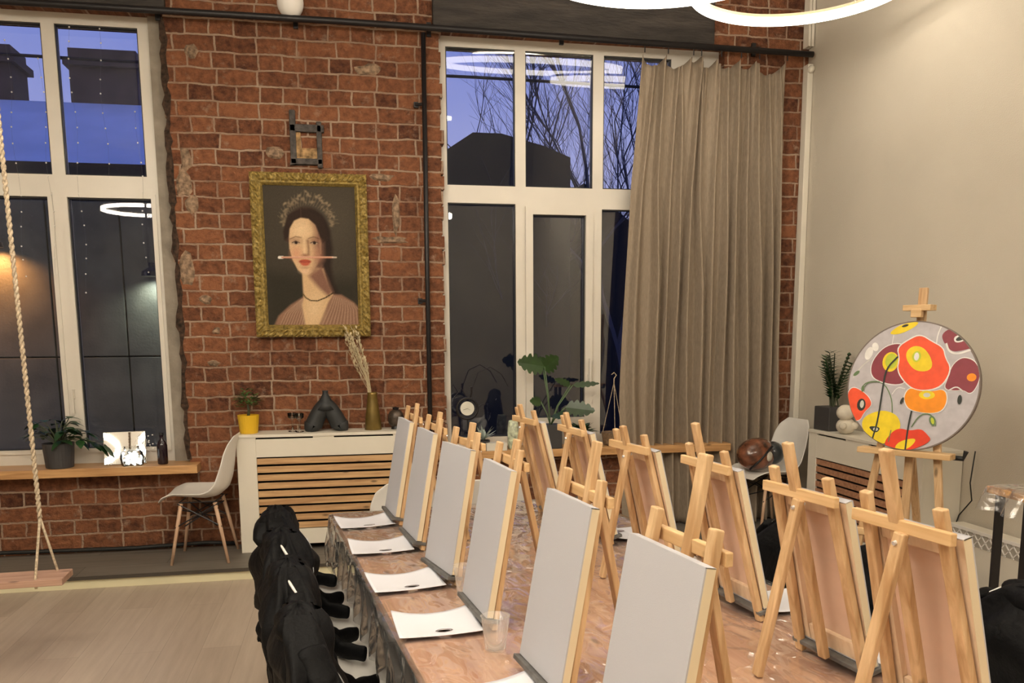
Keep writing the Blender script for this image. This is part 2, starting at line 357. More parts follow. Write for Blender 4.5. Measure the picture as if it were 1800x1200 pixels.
# brick wall with two openings (ragged edges)
W1 = (-2.62, -1.09, .66, 3.60); W2 = (.685, 2.78, .66, 3.60)
wb = MB(); T = .42
def ragged(x, z0, z1, sgn):
    """a strip of protruding, broken brick ends along an opening edge"""
    z = z0
    while z < z1:
        h = .1025; a = random.uniform(.0, .028)
        wb.b2(min(x, x+sgn*a)-.001, max(x, x+sgn*a)+.001, WY+.004, WY+T, z+.005, min(z1, z+h-.007)); z += h
for (x0, x1) in ((LX, W1[0]), (W1[1], W2[0]), (W2[1], RX)): wb.b2(x0, x1, WY, WY+T, 0, CZ)
for (x0, x1, z0, z1) in (W1, W2): wb.b2(x0, x1, WY, WY+T, 0, z0); wb.b2(x0, x1, WY, WY+T, z1, CZ)
ragged(W1[1], .7, 3.6, -1); ragged(W2[0], .7, 3.6, 1)
struct(wb.build('wall_back', M['brick']))
# broken bricks and putlog holes on the wall face (relief patches)
pm = MB()
for (px, pz, sx_, sz_) in ((-.93, 3.38, .05, .05), (-1.02, 2.55, .07, .12), (-.98, 2.42, .06, .07), (-.43, 2.76, .10, .06), (-1.0, 2.7, .05, .1), (-1.03, 1.98, .06, .13), (-.92, 1.79, .05, .04), (-.87, 1.58, .03, .03), (-.9, 1.36, .05, .03), (.28, 2.62, .11, .03), (.37, 2.38, .03, .16), (.33, 2.2, .14, .03), (.22, 3.32, .11, .05)):
    n = 11; pts = []
    for k in range(n):
        a = 2*PI*k/n; q = random.uniform(.6, 1.05)
        pts.append((px+sx_*q*math.cos(a), WY-.0, pz+sz_*q*math.sin(a)))
    c0 = (px, WY-.012, pz)
    inner = [(px+(p[0]-px)*.6, WY-.012-random.uniform(0, .006), pz+(p[2]-pz)*.6) for p in pts]
    for k in range(n):
        pm.poly([pts[k], pts[(k+1) % n], inner[(k+1) % n], inner[k]])
    pm.poly(inner)
M['patch'] = mat('lime patch', (.30, .20, .13), .9, var=.7, vscale=30, bump=1.0, bscale=60)
struct(pm.build('trim_1', M['patch'], smooth=False))
# opening lintels
struct(MB().b2(W2[0]-.04, W2[1]-.1, WY-.05, WY+.3, 3.60, 3.93).build('trim_2', M['lintel'], bevel=.01))
struct(MB().b2(W1[0]-.1, W1[1]+.02, WY-.05, WY+.3, 3.60, 3.93).build('trim_3', M['lintel'], bevel=.01))
# platform along the two walls
struct(MB().b2(LX, RX, 5.475, WY, 0, .066).b2(3.02, RX, 3.0, 5.475, 0, .066).build('trim_4', M['riser'], bevel=.002))
struct(MB().b2(LX, RX, 5.462, WY, .066, .08).b2(3.005, RX, 2.99, 5.462, .066, .08).build('trim_5', M['platform']))
struct(MB().b2(LX, 3.005, 5.455, 5.464, .060, .081).b2(2.998, 3.006, 2.99, 5.46, .060, .081).build('trim_6', M['nosing']))
# dark cable lying at the foot of the brick wall
tag(MB().tube([(-3.2, 6.07, .10), (-2.3, 6.06, .115), (-1.5, 6.075, .10), (-1.0, 6.05, .12), (-.8, 6.07, .10)], .014, 8).build('cable', M['black'], smooth=True), 'thick black cable lying on the platform against the foot of the brick wall', 'cable')

# ------------------------------------------------------------------ windows
YW = 6.24; k = YW/WY
def fx(x): return x*k
def fz(z): return 1.54+(z-1.54)*k
def window(idx, outer, vbars_up, panes, transom, label):
    """outer x0,x1,z0,z1 frame; panes = glass rectangles"""
    x0, x1, z0, z1 = outer
    root = empty('window_%d' % idx, (0, 0, 0)); struct(root)
    fr = MB()
    # full lattice = rectangle minus panes, built as bars around a sorted grid
    xs = sorted(set([x0, x1]+[p[0] for p in panes]+[p[1] for p in panes])); zs = sorted(set([z0, z1]+[p[2] for p in panes]+[p[3] for p in panes]))
    for i in range(len(xs)-1):
        for j in range(len(zs)-1):
            cx, cz = (xs[i]+xs[i+1])/2, (zs[j]+zs[j+1])/2
            if not any(p[0] < cx < p[1] and p[2] < cz < p[3] for p in panes):
                fr.b2(xs[i], xs[i+1], YW-.03, YW+.05, zs[j], zs[j+1])
    bmesh.ops.remove_doubles(fr.bm, verts=fr.bm.verts, dist=1e-5)
    fr.build('window_frame', M['pvc'], root)
    for p in panes:
        if idx == 2 and p[2] > 2.4:
            h_ = p[3]-p[2]; g = MB(); g.box(((p[0]+p[1])/2, YW+.030, (p[2]+p[3])/2), (p[1]-p[0]+.008, .004, h_), Matrix.Rotation(R(6.6), 3, 'X')); g.build('pane', M['glass_fine'], root)
        else: g = MB().b2(p[0]-.004, p[1]+.004, YW+.018, YW+.022, p[2]-.004, p[3]+.004).build('pane', M['glass' if idx == 2 else 'glass_fine'], root)
        s = MB(); t_ = .007
        s.b2(p[0], p[0]+t_, YW-.022, YW+.018, p[2], p[3]).b2(p[1]-t_, p[1], YW-.022, YW+.018, p[2], p[3]).b2(p[0], p[1], YW-.022, YW+.018, p[2], p[2]+t_).b2(p[0], p[1], YW-.022, YW+.018, p[3]-t_, p[3])
        s.build('pane_seal', M['seal'], root)
    return root
def P(x0, x1, z0, z1): return (fx(x0), fx(x1), fz(z0), fz(z1))
w1 = window(1, (fx(-2.46), fx(-1.175), .66, 3.60), None,
            [P(-2.33, -1.815, 2.575, 3.49), P(-1.737, -1.245, 2.575, 3.49), P(-2.33, -1.853, .80, 2.435), P(-1.737, -1.226, .80, 2.435)], None, '')
MB().b2(fx(-1.175), W1[1]+.03, YW-.06, YW+.04, .66, 3.60).b2(W1[0]-.02, fx(-2.46), YW-.06, YW+.04, .66, 3.60).build('window_reveal', M['pvcd'], w1)
hb = MB().b2(fx(-1.80), fx(-1.785), YW-.05, YW-.03, 1.13, 1.19).b2(fx(-1.80), fx(-1.788), YW-.065, YW-.05, 1.03, 1.19); hb.build('window_handle', M['pvc'], w1)
# raised sash profiles of window 1
sp = MB()
for p in (P(-2.33, -1.853, .80, 2.435), P(-1.737, -1.226, .80, 2.435)):
    a = .028
    sp.b2(p[0]-a, p[0], YW-.042, YW-.031, p[2]-a, p[3]+a).b2(p[1], p[1]+a, YW-.042, YW-.031, p[2]-a, p[3]+a).b2(p[0]+.0002, p[1]-.0002, YW-.042, YW-.031, p[2]-a, p[2]).b2(p[0]+.0002, p[1]-.0002, YW-.042, YW-.031, p[3], p[3]+a)
sash1 = sp.build('window_sash', M['pvc'], w1)
fo = MB()  # jagged dark strip that paints the shade along the brick edge
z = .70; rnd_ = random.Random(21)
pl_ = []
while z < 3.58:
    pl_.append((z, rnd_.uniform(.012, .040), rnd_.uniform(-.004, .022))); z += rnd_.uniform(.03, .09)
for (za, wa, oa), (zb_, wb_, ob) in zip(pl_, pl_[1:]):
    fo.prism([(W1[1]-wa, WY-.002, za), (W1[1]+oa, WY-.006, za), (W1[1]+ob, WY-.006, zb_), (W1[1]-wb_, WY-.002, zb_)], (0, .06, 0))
fo.build('edge_shade_strip', mat('painted edge shade', (.055, .030, .018), .95, var=.8, vscale=40, bump=1, bscale=60), w1)
w2 = window(2, (W2[0], W2[1], .66, 3.60), None,
            [P(.728, 1.212, 2.578, 3.49), P(1.286, 1.778, 2.578, 3.49), P(1.855, 2.36, 2.578, 3.49), P(.728, 1.212, .80, 2.458), P(1.335, 1.727, .93, 2.388), P(1.850, 2.36, .80, 2.435)], None, '')
sp = MB()
p = P(1.335, 1.727, .93, 2.388); a = .055
sp.b2(p[0]-a, p[0], YW-.05, YW-.031, .74, p[3]+a).b2(p[1], p[1]+a, YW-.05, YW-.031, .74, p[3]+a).b2(p[0]+.0002, p[1]-.0002, YW-.05, YW-.031, p[3], p[3]+a).b2(p[0]+.0002, p[1]-.0002, YW-.05, YW-.031, p[2]-a, p[2])
sash2 = sp.build('window_sash', M['pvc'], w2)
hb = MB().b2(fx(1.745), fx(1.765), YW-.075, YW-.05, 1.19, 1.24).b2(fx(1.748), fx(1.762), YW-.095, YW-.075, 1.19, 1.36); hb.build('window_handle', M['pvc'], sash2)
# window boards
def sill(x0, x1, zt, zb, lab):
    o = MB().b2(x0, x1, 5.95, YW-.02, zb, zt).build('window_board', M['sill'], bevel=.004); return tag(o, lab, 'window sill')
sill(-3.0, -1.02, .682, .625, 'long wooden window board under the left window, holding the dark leafy plant')
sill(.62, RX-.6, .712, .655, 'wooden window board under the curtained window, holding the clock and monstera')

# ------------------------------------------------------------------ outside
def outside():
    Y = 14
    o = empty('house', (-4, Y, 0), 0, 'house across the street with snowy blue roof, seen through the left window', 'building')
    def pt(x, y, z): return (x+4, y-Y, z)
    MB().prism([pt(-9.5, Y, -2), pt(-.2, Y, -2), pt(-.2, Y, 4.05), pt(-9.5, Y, 4.05)], (0, 4, 0)).build('wall', M['greywall'], o)
    MB().prism([pt(-9.8, Y-.4, 3.98), pt(-9.8, Y+2.6, 5.58), pt(-9.8, Y+6.4, 3.98)], (9.9, 0, 0)).build('roof', M['snow'], o)
    MB().b2(-5.8, 4.1, -.55, -.38, 3.82, 4.0).build('gutter', M['bluedark'], o)
    for x in (-4.60, -6.62):
        c = MB().b2(x+4.03, x+4+1.14, 2.65, 3.4, 4.6, 6.50).b2(x+4-.04, x+4+1.22, 2.55, 3.5, 6.20, 6.32).build('chimney', M['chimney'], o)
    g = empty('house', (3, 15, 0), 0, 'dark gabled block in place of a reflection in the curtained window', 'building')  # added block that draws a dark reflection of the panes as a shape
    MB().prism([(-2.6, 0, -2), (.98, 0, -2), (.98, 0, 4.62), (.5, 0, 4.8), (-.25, 0, 4.98), (-.75, 0, 4.98), (-1.3, 0, 4.62), (-1.75, 0, 4.35), (-2.6, 0, 4.3)], (0, 4, 0)).build('wall', M['greywall'], g)
    h = empty('house', (6, 17, 0), 0, 'blue shaded roof seen beside the curtain', 'building')
    MB().prism([(-1.2, 0, -2), (3, 0, -2), (3, 0, 3.2), (.6, 0, 3.2), (-1.2, 0, 4.55)], (0, 3, 0)).build('wall', M['bluedark'], h)
    tag(MB().tube([(-12, 13, 5.35), (-3, 13, 5.27), (2, 13, 5.30), (9, 13, 5.25)], .022, 6).build('overhead_wire', M['bluedark']), 'dark overhead wire crossing the dusk sky outside both windows', 'wire')
    # bare trees
    rnd = random.Random(3)
    def tree(x, y, h, lab, r0=.13):
        m = MB()
        def br(p, d, L_, r, lev):
            pts = [p]; q = p.copy(); dd = d.copy()
            for i in range(4):
                dd = (dd+Vector((rnd.uniform(-.16, .16), rnd.uniform(-.1, .1), rnd.uniform(-.02, .10)))).normalized(); q = q+dd*L_/4; pts.append(q.copy())
            m.tube(pts, [r*(1-.13*i) for i in range(5)], 5, cap=False)
            if lev < 5:
                for _ in range(4):
                    i = rnd.randint(1, 4); a = rnd.uniform(-.9, .9)
                    nd = (dd+Vector((a, rnd.uniform(-.35, .35), rnd.uniform(-.1, .5)))).normalized(); br(pts[i], nd, L_*.68, r*.52, lev+1)
        br(Vector((0, 0, -2)), Vector((.02, 0, 1)), h, r0, 0)
        return tag(m.build('bare_tree', M['bark'], loc=(x, y, 0)), lab, 'tree', 'bare trees outside')
    tree(5.3, 15.2, 4.4, 'bare thick-trunked winter tree nearest the curtain, outside', .10)
    tree(5.0, 19.8, 4.6, 'thin bare winter tree rising behind the dark gable', .055)
    tree(8.3, 23.5, 5.6, 'farthest bare winter tree against the pale dusk sky', .07)
outside()
# dark panelled gate in the yard, lit by two small yard lamps
gt = empty('yard_gate', (-3.0, 9.8, 0), 0, 'dark panelled gate in the yard outside the left window', 'gate')
gb = MB()
for i in range(6):
    for j in range(3): gb.b2(-2.9+i*.72, -2.9+i*.72+.705, 0, .08, -1.9+j*1.62, -1.9+j*1.62+1.605)
M['gate'] = mat('gate panel', (.11, .10, .062), .6, var=.4, vscale=2.5, bump=.3, bscale=40)
gb.build('panels', M['gate'], gt, bevel=.006); MB().b2(-2.95, 1.45, .08, .14, -2, 2.95).build('backing', M['bluedark'], gt)
for (lx, lz, c_, en, lb) in ((-3.50, 2.50, (1, .45, .16), 42, 'warm yard lamp over the left part of the gate outside'), (-1.98, 2.22, (.80, .95, 1), 16, 'cold yard lamp over the right part of the gate outside')):
    lo = empty('yard_lamp', (lx, 9.62, lz), 0, lb, 'lamp', 'yard lamps')
    MB().lathe([(.11, -.05), (.10, .0), (.03, .05), (.03, .09)], n=20).build('shade', M['dark'], lo); MB().b2(-.012, .012, 0, .18, .05, .075).build('arm', M['dark'], lo)
    ld = bpy.data.lights.new('yard_bulb', 'SPOT'); ld.energy = en; ld.color = c_; ld.spot_size = R(150); ld.spot_blend = .9; ld.shadow_soft_size = .03
    l_ = bpy.data.objects.new('yard_bulb', ld); col.objects.link(l_); l_.parent = lo; l_.location = (0, 0, -.055); l_.rotation_euler = (R(12), 0, 0)
struct(MB().b2(-14, 14, 6.6, 30, -2.2, -2).build('ground', M['bluedark']))

# ------------------------------------------------------------------ LED ring lamps
def ring_lamp(x, y, z, r, lab, m='led'):
    o = empty('ring_lamp', (x, y, z), 0, lab, 'lamp', 'LED ring pendants')
    n = 96; bmL = MB(); bmH = MB()
    def band(mb, prof):
        rings = []
        for i in range(n):
            a = 2*PI*i/n; rings.append([mb.bm.verts.new((q[0]*math.cos(a), q[0]*math.sin(a), q[1])) for q in prof])
        L_ = len(prof)
        for i in range(n):
            p_, q_ = rings[i], rings[(i+1) % n]
            for j in range(L_): mb._f([p_[j], p_[(j+1) % L_], q_[(j+1) % L_], q_[j]])
    band(bmL, [(r+.012, -.030), (r+.012, .016), (r-.012, .016), (r-.012, -.030)])
    band(bmH, [(r+.013, .017), (r+.013, .034), (r-.013, .034), (r-.013, .017)])
    bmL.build('light_tube', M[m], o, smooth=False); bmH.build('housing', M['ledh'], o)
    for a in (30, 150, 270):
        MB().tube([((r-.009)*math.cos(R(a)), (r-.009)*math.sin(R(a)), .02), (0.02*math.cos(R(a)), .02*math.sin(R(a)), CZ-z-.03)], .0022, 5).build('cable', M['paper'], o)
    MB().lathe([(.06, CZ-z-.035), (.06, CZ-z-.002)], n=20).build('canopy', M['white'], o)
    return o
ring_lamp(2.52, 4.56, 3.45, .60, 'glowing LED ring pendant nearest the beige wall, hanging lower', 'ledlow')
ring_lamp(1.72, 4.47, 3.55, .82, 'wide glowing LED ring pendant hanging higher, left of the lower ring', 'ledlow')
ring_lamp(-1.95, 1.15, 3.30, .50, 'glowing LED ring pendant over the left part of the floor, out of the photo')
ring_lamp(-.70, 1.35, 3.30, .50, 'glowing LED ring pendant above the left table side, mirrored in the tile')
ring_lamp(1.13, .9, 3.12, .30, 'glowing small LED ring pendant mirrored in the balcony window')
ring_lamp(-.5, -.9, 3.40, .55, 'added unseen LED ring pendant behind the viewer, lighting the back wall')  # unseen fill lamp, added for frontal light on the back wall
ring_lamp(-.4, 2.9, 3.55, .50, 'added unseen LED ring pendant above the table, filling in room light')  # not in view, added to raise the general room light
ring_lamp(2.5, -.7, 4.0, .55, 'added unseen LED ring pendant behind the viewer on the right, for ambient light')  # added out of view for ambient light from the right
ring_lamp(-2.9, -1.2, 3.4, .55, 'added unseen LED ring pendant in the back left corner, for ambient light')  # extra unseen ring, put in for ambient light

# ------------------------------------------------------------------ rail, pipes, conduit
rl = empty('curtain_rail', (0, 6.0, 3.575), 0, 'black pipe running below the ceiling across the brick wall, carrying the curtain', 'curtain rail')
MB().tube([(LX, 0, .02), (-2, 0, .0), (0, 0, .005), (3.42, 0, -.02)], .021, 12).build('pipe', M['dark'], rl, smooth=True)
for x in (-2.9, -1.12, -.26, .62, 1.55, 3.0): MB().tube([(x, 0, 0), (x, .11, .03)], .011, 8).box((x, .10, .02), (.03, .02, .09)).build('bracket', M['dark'], rl)
pp = empty('riser_pipe', (.572, 6.05, 0), 0, 'thin black vertical pipe on the brick wall beside the curtained window', 'pipe')
MB().tube([(0.005, 0, 3.555), (0, 0, 2), (0, 0, .08)], .0165, 12).build('pipe', M['dark'], pp, smooth=True)
for z in (1.78, 3.1): MB().tube([(0, 0, z), (-.055, .03, z)], .011, 8).box((-.05, .04, z), (.03, .03, .035)).build('clamp', M['dark'], pp)
cd = empty('conduit', (3.425, 6.06, 0), 0, 'white vertical conduit in the corner between brick and beige wall', 'conduit')
MB().b2(-.022, .022, -.03, .04, .08, 3.50).build('pipe', M['white'], cd, bevel=.004)
MB().b2(-.005, .015, -.035, .04, 3.62, CZ).b2(-.03, -.012, -.035, .04, 3.62, CZ).build('upper_pipe', M['white'], cd)
MB().ball((0, -.035, 3.46), .028, 8).build('valve', M['white'], cd, smooth=True)
sn = empty('wall_sensor', (-.285, 6.02, 3.68), 0, 'white round dome fixture on the brick wall above the black pipe', 'fixture')
MB().ball((0, 0, 0), .085, 14, (1, .8, 1.15)).build('dome', M['shell'], sn, smooth=True)
MB().tube([(0, .04, 0), (0, .09, 0)], .05, 14).build('mount', M['dark'], sn)

# ------------------------------------------------------------------ curtain
def curtain():
    o = empty('curtain', (2.65, 6.0, 0), 0, 'beige linen curtain hanging in deep folds at the end of the brick wall', 'curtain')
    XL = [(3.50, 2.13), (2.6, 2.06), (1.07, 2.01), (.09, 2.03)]; XR = [(3.50, 3.22), (1.04, 3.31), (.09, 3.32)]
    def lerp(t, z):
        if z >= t[0][0]: return t[0][1]
        for (a, xa), (b, xb) in zip(t, t[1:]):
            if z >= b: return xa+(xb-xa)*(a-z)/(a-b)
        return t[-1][1]
    clips = [0, .16, .335, .39, .53, .67, .80, 1.0]
    def top(u):
        for a, b in zip(clips, clips[1:]):
            if u <= b+1e-9:
                q = (u-a)/(b-a); return 3.505-(b-a)*.42*math.sin(PI*q)**.8
        return 3.505
    folds = [(.06, .030, .045, .02), (.17, .022, .06, -.03), (.235, .018, .04, .03), (.30, .02, .05, -.01), (.375, .016, .055, .015), (.455, .02, .05, -.04), (.52, .018, .04, .03), (.60, .020, .055, .01), (.675, .018, .05, -.02), (.745, .016, .05, .02), (.82, .020, .065, -.01), (.90, .016, .05, .015), (.965, .018, .045, 0)]
    def fn(u, v):
        zt = top(u); z = zt+(.09-zt)*v
        x = lerp(XL, z)+(lerp(XR, z)-lerp(XL, z))*u
        d = 0
        vv = min(1, v*2.2)
        for (c, wd, am, dr) in folds:
            cc = c+dr*(1-vv)+.006*math.sin(v*5+c*40); s_ = wd*(.42+.38*vv)*(1.35 if u > cc else .75)
            d += 2.3*am*(.40+.60*vv)*math.exp(-((u-cc)/s_)**2)
        # pinched pleats under each clip
        for c in clips:
            d += .05*math.exp(-((u-c)/(.010+.05*v))**2)*max(0, 1-v*4)
            d += .012*math.sin((abs(u-c))*120-v*16)*max(0, 1-v*3.2)*math.exp(-((u-c)/.09)**2)
        d += .006*math.sin(u*47+2*math.sin(v*3))
        return (x-2.65+.01*math.sin(v*7+u*20), .0-d*.9+.09, z)
    MB().grid(fn, 420, 70).build('cloth', M['curtain'], o, smooth=True, solid=.003)
    for c in clips:
        x = 2.13+(3.22-2.13)*c-2.65
        MB().tube([(x, 0, 3.50), (x, 0, 3.545)], .004, 6).build('hook', M['dark'], o)
curtain()

# ------------------------------------------------------------------ radiator cabinets
def cabinet(name, loc, rz, W, H, D, side, top_, bot, slatm, nsl, label, slots):
    o = empty(name, loc, rz, label, 'radiator cover')     # local: x width 0..W, front faces -y at y=0, depth to +D
    b = MB()
    b.b2(0, side, 0, .02, 0, H-.02).b2(W-side, W, 0, .02, 0, H-.02)
    b.b2(side, W-side, 0, .02, bot[0], bot[1])
    b.b2(side, W-side, 0, .02, top_, H-.032)
    mid = (slots[0][1]+slots[1][0])/2
    for x0, x1 in ((side, slots[0][0]), (slots[0][1], slots[1][0]), (slots[1][1], W-side)):
        if x1 > x0: b.b2(x0, x1, 0, .02, H-.032, H-.02)
    b.b2(0, .02, .02, D, 0, H-.02).b2(W-.02, W, .02, D, 0, H-.02)
    b.build('body', M['white'], o, bevel=.0015)
    MB().b2(-.004, W+.004, -.006, D, H-.02, H).build('top_board', M['white'], o, bevel=.002)
    MB().b2(.02, W-.02, .12, .13, 0.02, H-.03).build('back_panel', M['black'], o)
    z0, z1 = bot[1], top_; pitch = (z1-z0)/nsl
    for i in range(nsl):
        zc = z0+pitch*(i+.5)-.002
        MB().b2(side+.001, W-side-.001, .006, .024, zc-pitch*.36, zc+pitch*.36).build('slat', slatm, o, bevel=.001)
    return o
cabinet('radiator_cabinet', (-.745, 5.85, .08), 0, 1.165, .807, .255, .125, .653, (.045, .150), M['slat'], 9,
        'white radiator cover with wooden slats against the brick wall, between the windows', ((.125, .50), (.64, 1.04)))
cabinet('radiator_cabinet', (3.19, 5.43, .08), -PI/2, 1.22, .79, .255, .10, .60, (.03, .135), M['slaty'], 9,
        'white radiator cover with reddish slats along the beige wall, behind the flower painting', ((.10, .45), (.70, 1.12)))

# ------------------------------------------------------------------ portrait
def portrait():
    x0, x1, z0, z1 = -.600, .170, 1.535, 2.625
    o = empty('framed_portrait', ((x0+x1)/2, WY-.0, z0), 0, 'gilt-framed portrait of a woman with tiara hanging on the brick wall', 'painting')
    cx = (x0+x1)/2; hw = (x1-x0)/2; H = z1-z0
    f = MB(); fw = .082
    prof = [(0, 0), (0, .035), (.012, .045), (.030, .040), (.045, .046), (.055, .036), (.066, .040), (fw, .018), (fw, 0)]
    corners = [(-hw, 0), (hw, 0), (hw, H), (-hw, H)]; ins = [(1, 1), (-1, 1), (-1, -1), (1, -1)]
    for s in range(4):
        a, b_ = corners[s], corners[(s+1) % 4]; ia, ib = ins[s], ins[(s+1) % 4]; n = 60
        def fn(u, v, a=a, b_=b_, ia=ia, ib=ib):
            j = v*(len(prof)-1); j0 = min(int(j+1e-6), len(prof)-1); q = prof[j0]
            pa = (a[0]+ia[0]*q[0], a[1]+ia[1]*q[0]); pb = (b_[0]+ib[0]*q[0], b_[1]+ib[1]*q[0])
            x = pa[0]+(pb[0]-pa[0])*u; z = pa[1]+(pb[1]-pa[1])*u
            bumpy = (.006*math.sin(x*130)*math.sin(z*130+1)+.005*math.sin((x+z)*210)) if 1 <= j0 <= 4 else 0
            return (x, -.022-q[1]-bumpy, z)
        f.grid(fn, n, len(prof)-1)
    f.build('frame', M['gold'], o)
    # picture: thin board whose face carries the painting as a fine colour grid
    import numpy as np
    pw, ph = hw*2-2*fw+.01, H-2*fw+.01
    nx, ny = 150, 236
    X, Y = np.meshgrid(np.linspace(130, 770, nx), np.linspace(1075, 70, ny))
    C = np.zeros((ny, nx, 3)); rg = np.random.RandomState(3)
    def lay(al, c): 
        nonlocal C
        al = np.clip(al, 0, 1)[..., None]; C = C*(1-al)+np.array(c)*al
    def E(cx_, cy_, rx, ry, rot=0, soft=.12):
        cr, sr_ = math.cos(R(rot)), math.sin(R(rot)); u = (X-cx_)*cr+(Y-cy_)*sr_; v = -(X-cx_)*sr_+(Y-cy_)*cr
        d = np.sqrt((u/rx)**2+(v/ry)**2); return (1+soft-d)/(2*soft)
    def PG(pts, soft=8):
        d = np.full(X.shape, 1e9); ins = np.zeros(X.shape, bool); n_ = len(pts)
        for i in range(n_):
            ax, ay = pts[i]; bx, by = pts[(i+1) % n_]; ex, ey = bx-ax, by-ay
            t = np.clip(((X-ax)*ex+(Y-ay)*ey)/(ex*ex+ey*ey+1e-9), 0, 1); d = np.minimum(d, np.hypot(X-ax-t*ex, Y-ay-t*ey))
            if ay != by:
                c_ = ((ay > Y) != (by > Y)) & (X < ex*(Y-ay)/(by-ay)+ax); ins ^= c_
        return .5+np.where(ins, d, -d)/soft
    def LN(pts, wd, soft=3):
        d = np.full(X.shape, 1e9)
        for (ax, ay), (bx, by) in zip(pts, pts[1:]):
            ex, ey = bx-ax, by-ay; t = np.clip(((X-ax)*ex+(Y-ay)*ey)/(ex*ex+ey*ey+1e-9), 0, 1); d = np.minimum(d, np.hypot(X-ax-t*ex, Y-ay-t*ey))
        return .5+(wd/2-d)/soft
    lay(np.ones(X.shape), (.085, .072, .055)); lay(E(620, 300, 420, 420, 0, .5)*.55, (.125, .105, .080)); lay(PG([(100, 660), (800, 720), (800, 1100), (100, 1100)], 60)*.55, (.060, .053, .040))
    for i in range(70):      # tiara of leafy scrolls
        t = R(192+i*156/69); k_ = rg.uniform(0, 1); r1 = 150+k_*62*math.sin(PI*i/69)**.5
        lay(E(432+r1*1.12*math.cos(t), 395+r1*1.34*math.sin(t), 13, 7, rg.uniform(0, 180), .5)*.55, (.28+.12*k_, .22+.10*k_, .15+.07*k_))
    for i in range(24):
        t = R(200+i*140/23); lay(LN([(432+150*1.1*math.cos(t), 395+150*1.25*math.sin(t)), (432+205*1.1*math.cos(t+.1), 395+(190+25*math.sin(PI*i/23))*1.3*math.sin(t+.1))], 3, 4)*.5, (.36, .28, .20))
    lay(E(430, 405, 150, 180, 0, .07), (.055, .034, .026)); lay(E(385, 300, 60, 70, 0, .8)*.4, (.13, .075, .05))
    lay(PG([(440, 240), (530, 290), (585, 390), (600, 520), (585, 640), (600, 760), (640, 850), (560, 860), (480, 640)], 30), (.050, .033, .027))
    lay(PG([(165, 1090), (205, 1005), (290, 925), (378, 868), (400, 850), (560, 845), (650, 850), (735, 905), (785, 965), (790, 1090)], 16), (.36, .22, .155))
    for q in range(10): lay(LN([(205+q*19, 1090), (255+q*17, 985), (375, 880+q*6)], 6, 7)*.55, (.58, .42, .31)); lay(LN([(214+q*19, 1090), (264+q*17, 985), (378, 886+q*6)], 4, 6)*.5, (.20, .11, .08))
    for q in range(12): lay(LN([(500+q*26, 1090), (560+q*19, 960), (600-q*2+q*14, 860+q*5)], 7, 8)*.55, (.56, .40, .30)); lay(LN([(510+q*26, 1090), (570+q*19, 960), (606+q*12, 864+q*5)], 4, 6)*.5, (.20, .11, .08))
    lay(PG([(380, 640), (383, 870), (372, 930), (392, 1090), (475, 1090), (555, 905), (590, 850), (560, 790), (530, 660)], 12), (.70, .50, .31))
    lay(PG([(440, 700), (520, 640), (556, 740), (590, 830), (560, 866), (500, 810), (430, 725)], 34), (.30, .17, .125)); lay(E(455, 960, 60, 110, 12, .6)*.5, (.82, .64, .42))
    lay(PG([(385, 300), (440, 306), (482, 345), (506, 410), (520, 480), (518, 550), (496, 620), (462, 680), (425, 708), (392, 706), (352, 672), (318, 600), (300, 520), (297, 440), (308, 370), (342, 318)], 8), (.70, .50, .32))
    lay(PG([(452, 320), (540, 380), (540, 600), (470, 712), (425, 712), (462, 640), (478, 560), (455, 470), (470, 400)], 34)*.62, (.33, .19, .135))
    lay(E(380, 385, 62, 70, 0, .6)*.6, (.84, .66, .44)); lay(E(345, 555, 34, 42, 0, .8)*.55, (.72, .36, .24)); lay(E(485, 560, 30, 40, 0, .8)*.4, (.46, .20, .14)); lay(E(400, 680, 34, 20, 0, .7)*.5, (.80, .58, .42))
    lay(PG([(395, 228), (300, 280), (262, 400), (268, 460), (296, 470), (306, 380), (338, 322), (388, 296), (440, 304), (488, 350), (512, 430), (530, 480), (575, 440), (540, 300)], 12), (.058, .036, .028)); lay(LN([(388, 235), (388, 298)], 4, 5)*.6, (.16, .10, .07))
    for (ex_, sgn) in ((345, -1), (472, 1)):
        lay(E(ex_, 462, 44, 22, 0, .7)*.5, (.34, .19, .13)); lay(LN([(ex_-38, 448-3*sgn), (ex_, 434), (ex_+38, 444+4*sgn)], 6, 8)*.75, (.16, .085, .05))
        lay(E(ex_, 477, 25, 11, 0, .2), (.50, .38, .28)); lay(E(ex_+2, 477, 11, 11, 0, .2), (.05, .028, .02)); lay(LN([(ex_-26, 478), (ex_, 465), (ex_+27, 477)], 5, 5), (.08, .04, .03))
    lay(LN([(428, 462), (432, 520), (430, 558)], 12, 18)*.8, (.24, .125, .08)); lay(LN([(405, 460), (402, 545)], 10, 16)*.6, (.86, .68, .46)); lay(E(408, 566, 27, 11, 0, .5)*.6, (.34, .16, .11))
    lay(E(404, 612, 42, 17, 0, .2), (.50, .135, .085)); lay(E(404, 628, 30, 14, 0, .3), (.58, .17, .11)); lay(LN([(364, 612), (404, 616), (444, 611)], 3, 4), (.22, .05, .04)); lay(E(404, 655, 28, 8, 0, .8)*.5, (.42, .24, .16))
    nk = [(382, 845), (398, 872), (432, 893), (480, 895), (535, 873), (590, 838)]; lay(LN(nk, 9, 4), (.075, .05, .028))
    for (x_, y_) in [(nk[i][0]+(nk[i+1][0]-nk[i][0])*f_, nk[i][1]+(nk[i+1][1]-nk[i][1])*f_) for i in range(5) for f_ in (0, .33, .66)]: lay(E(x_, y_, 4, 4, 0, .5)*.7, (.35, .26, .13))
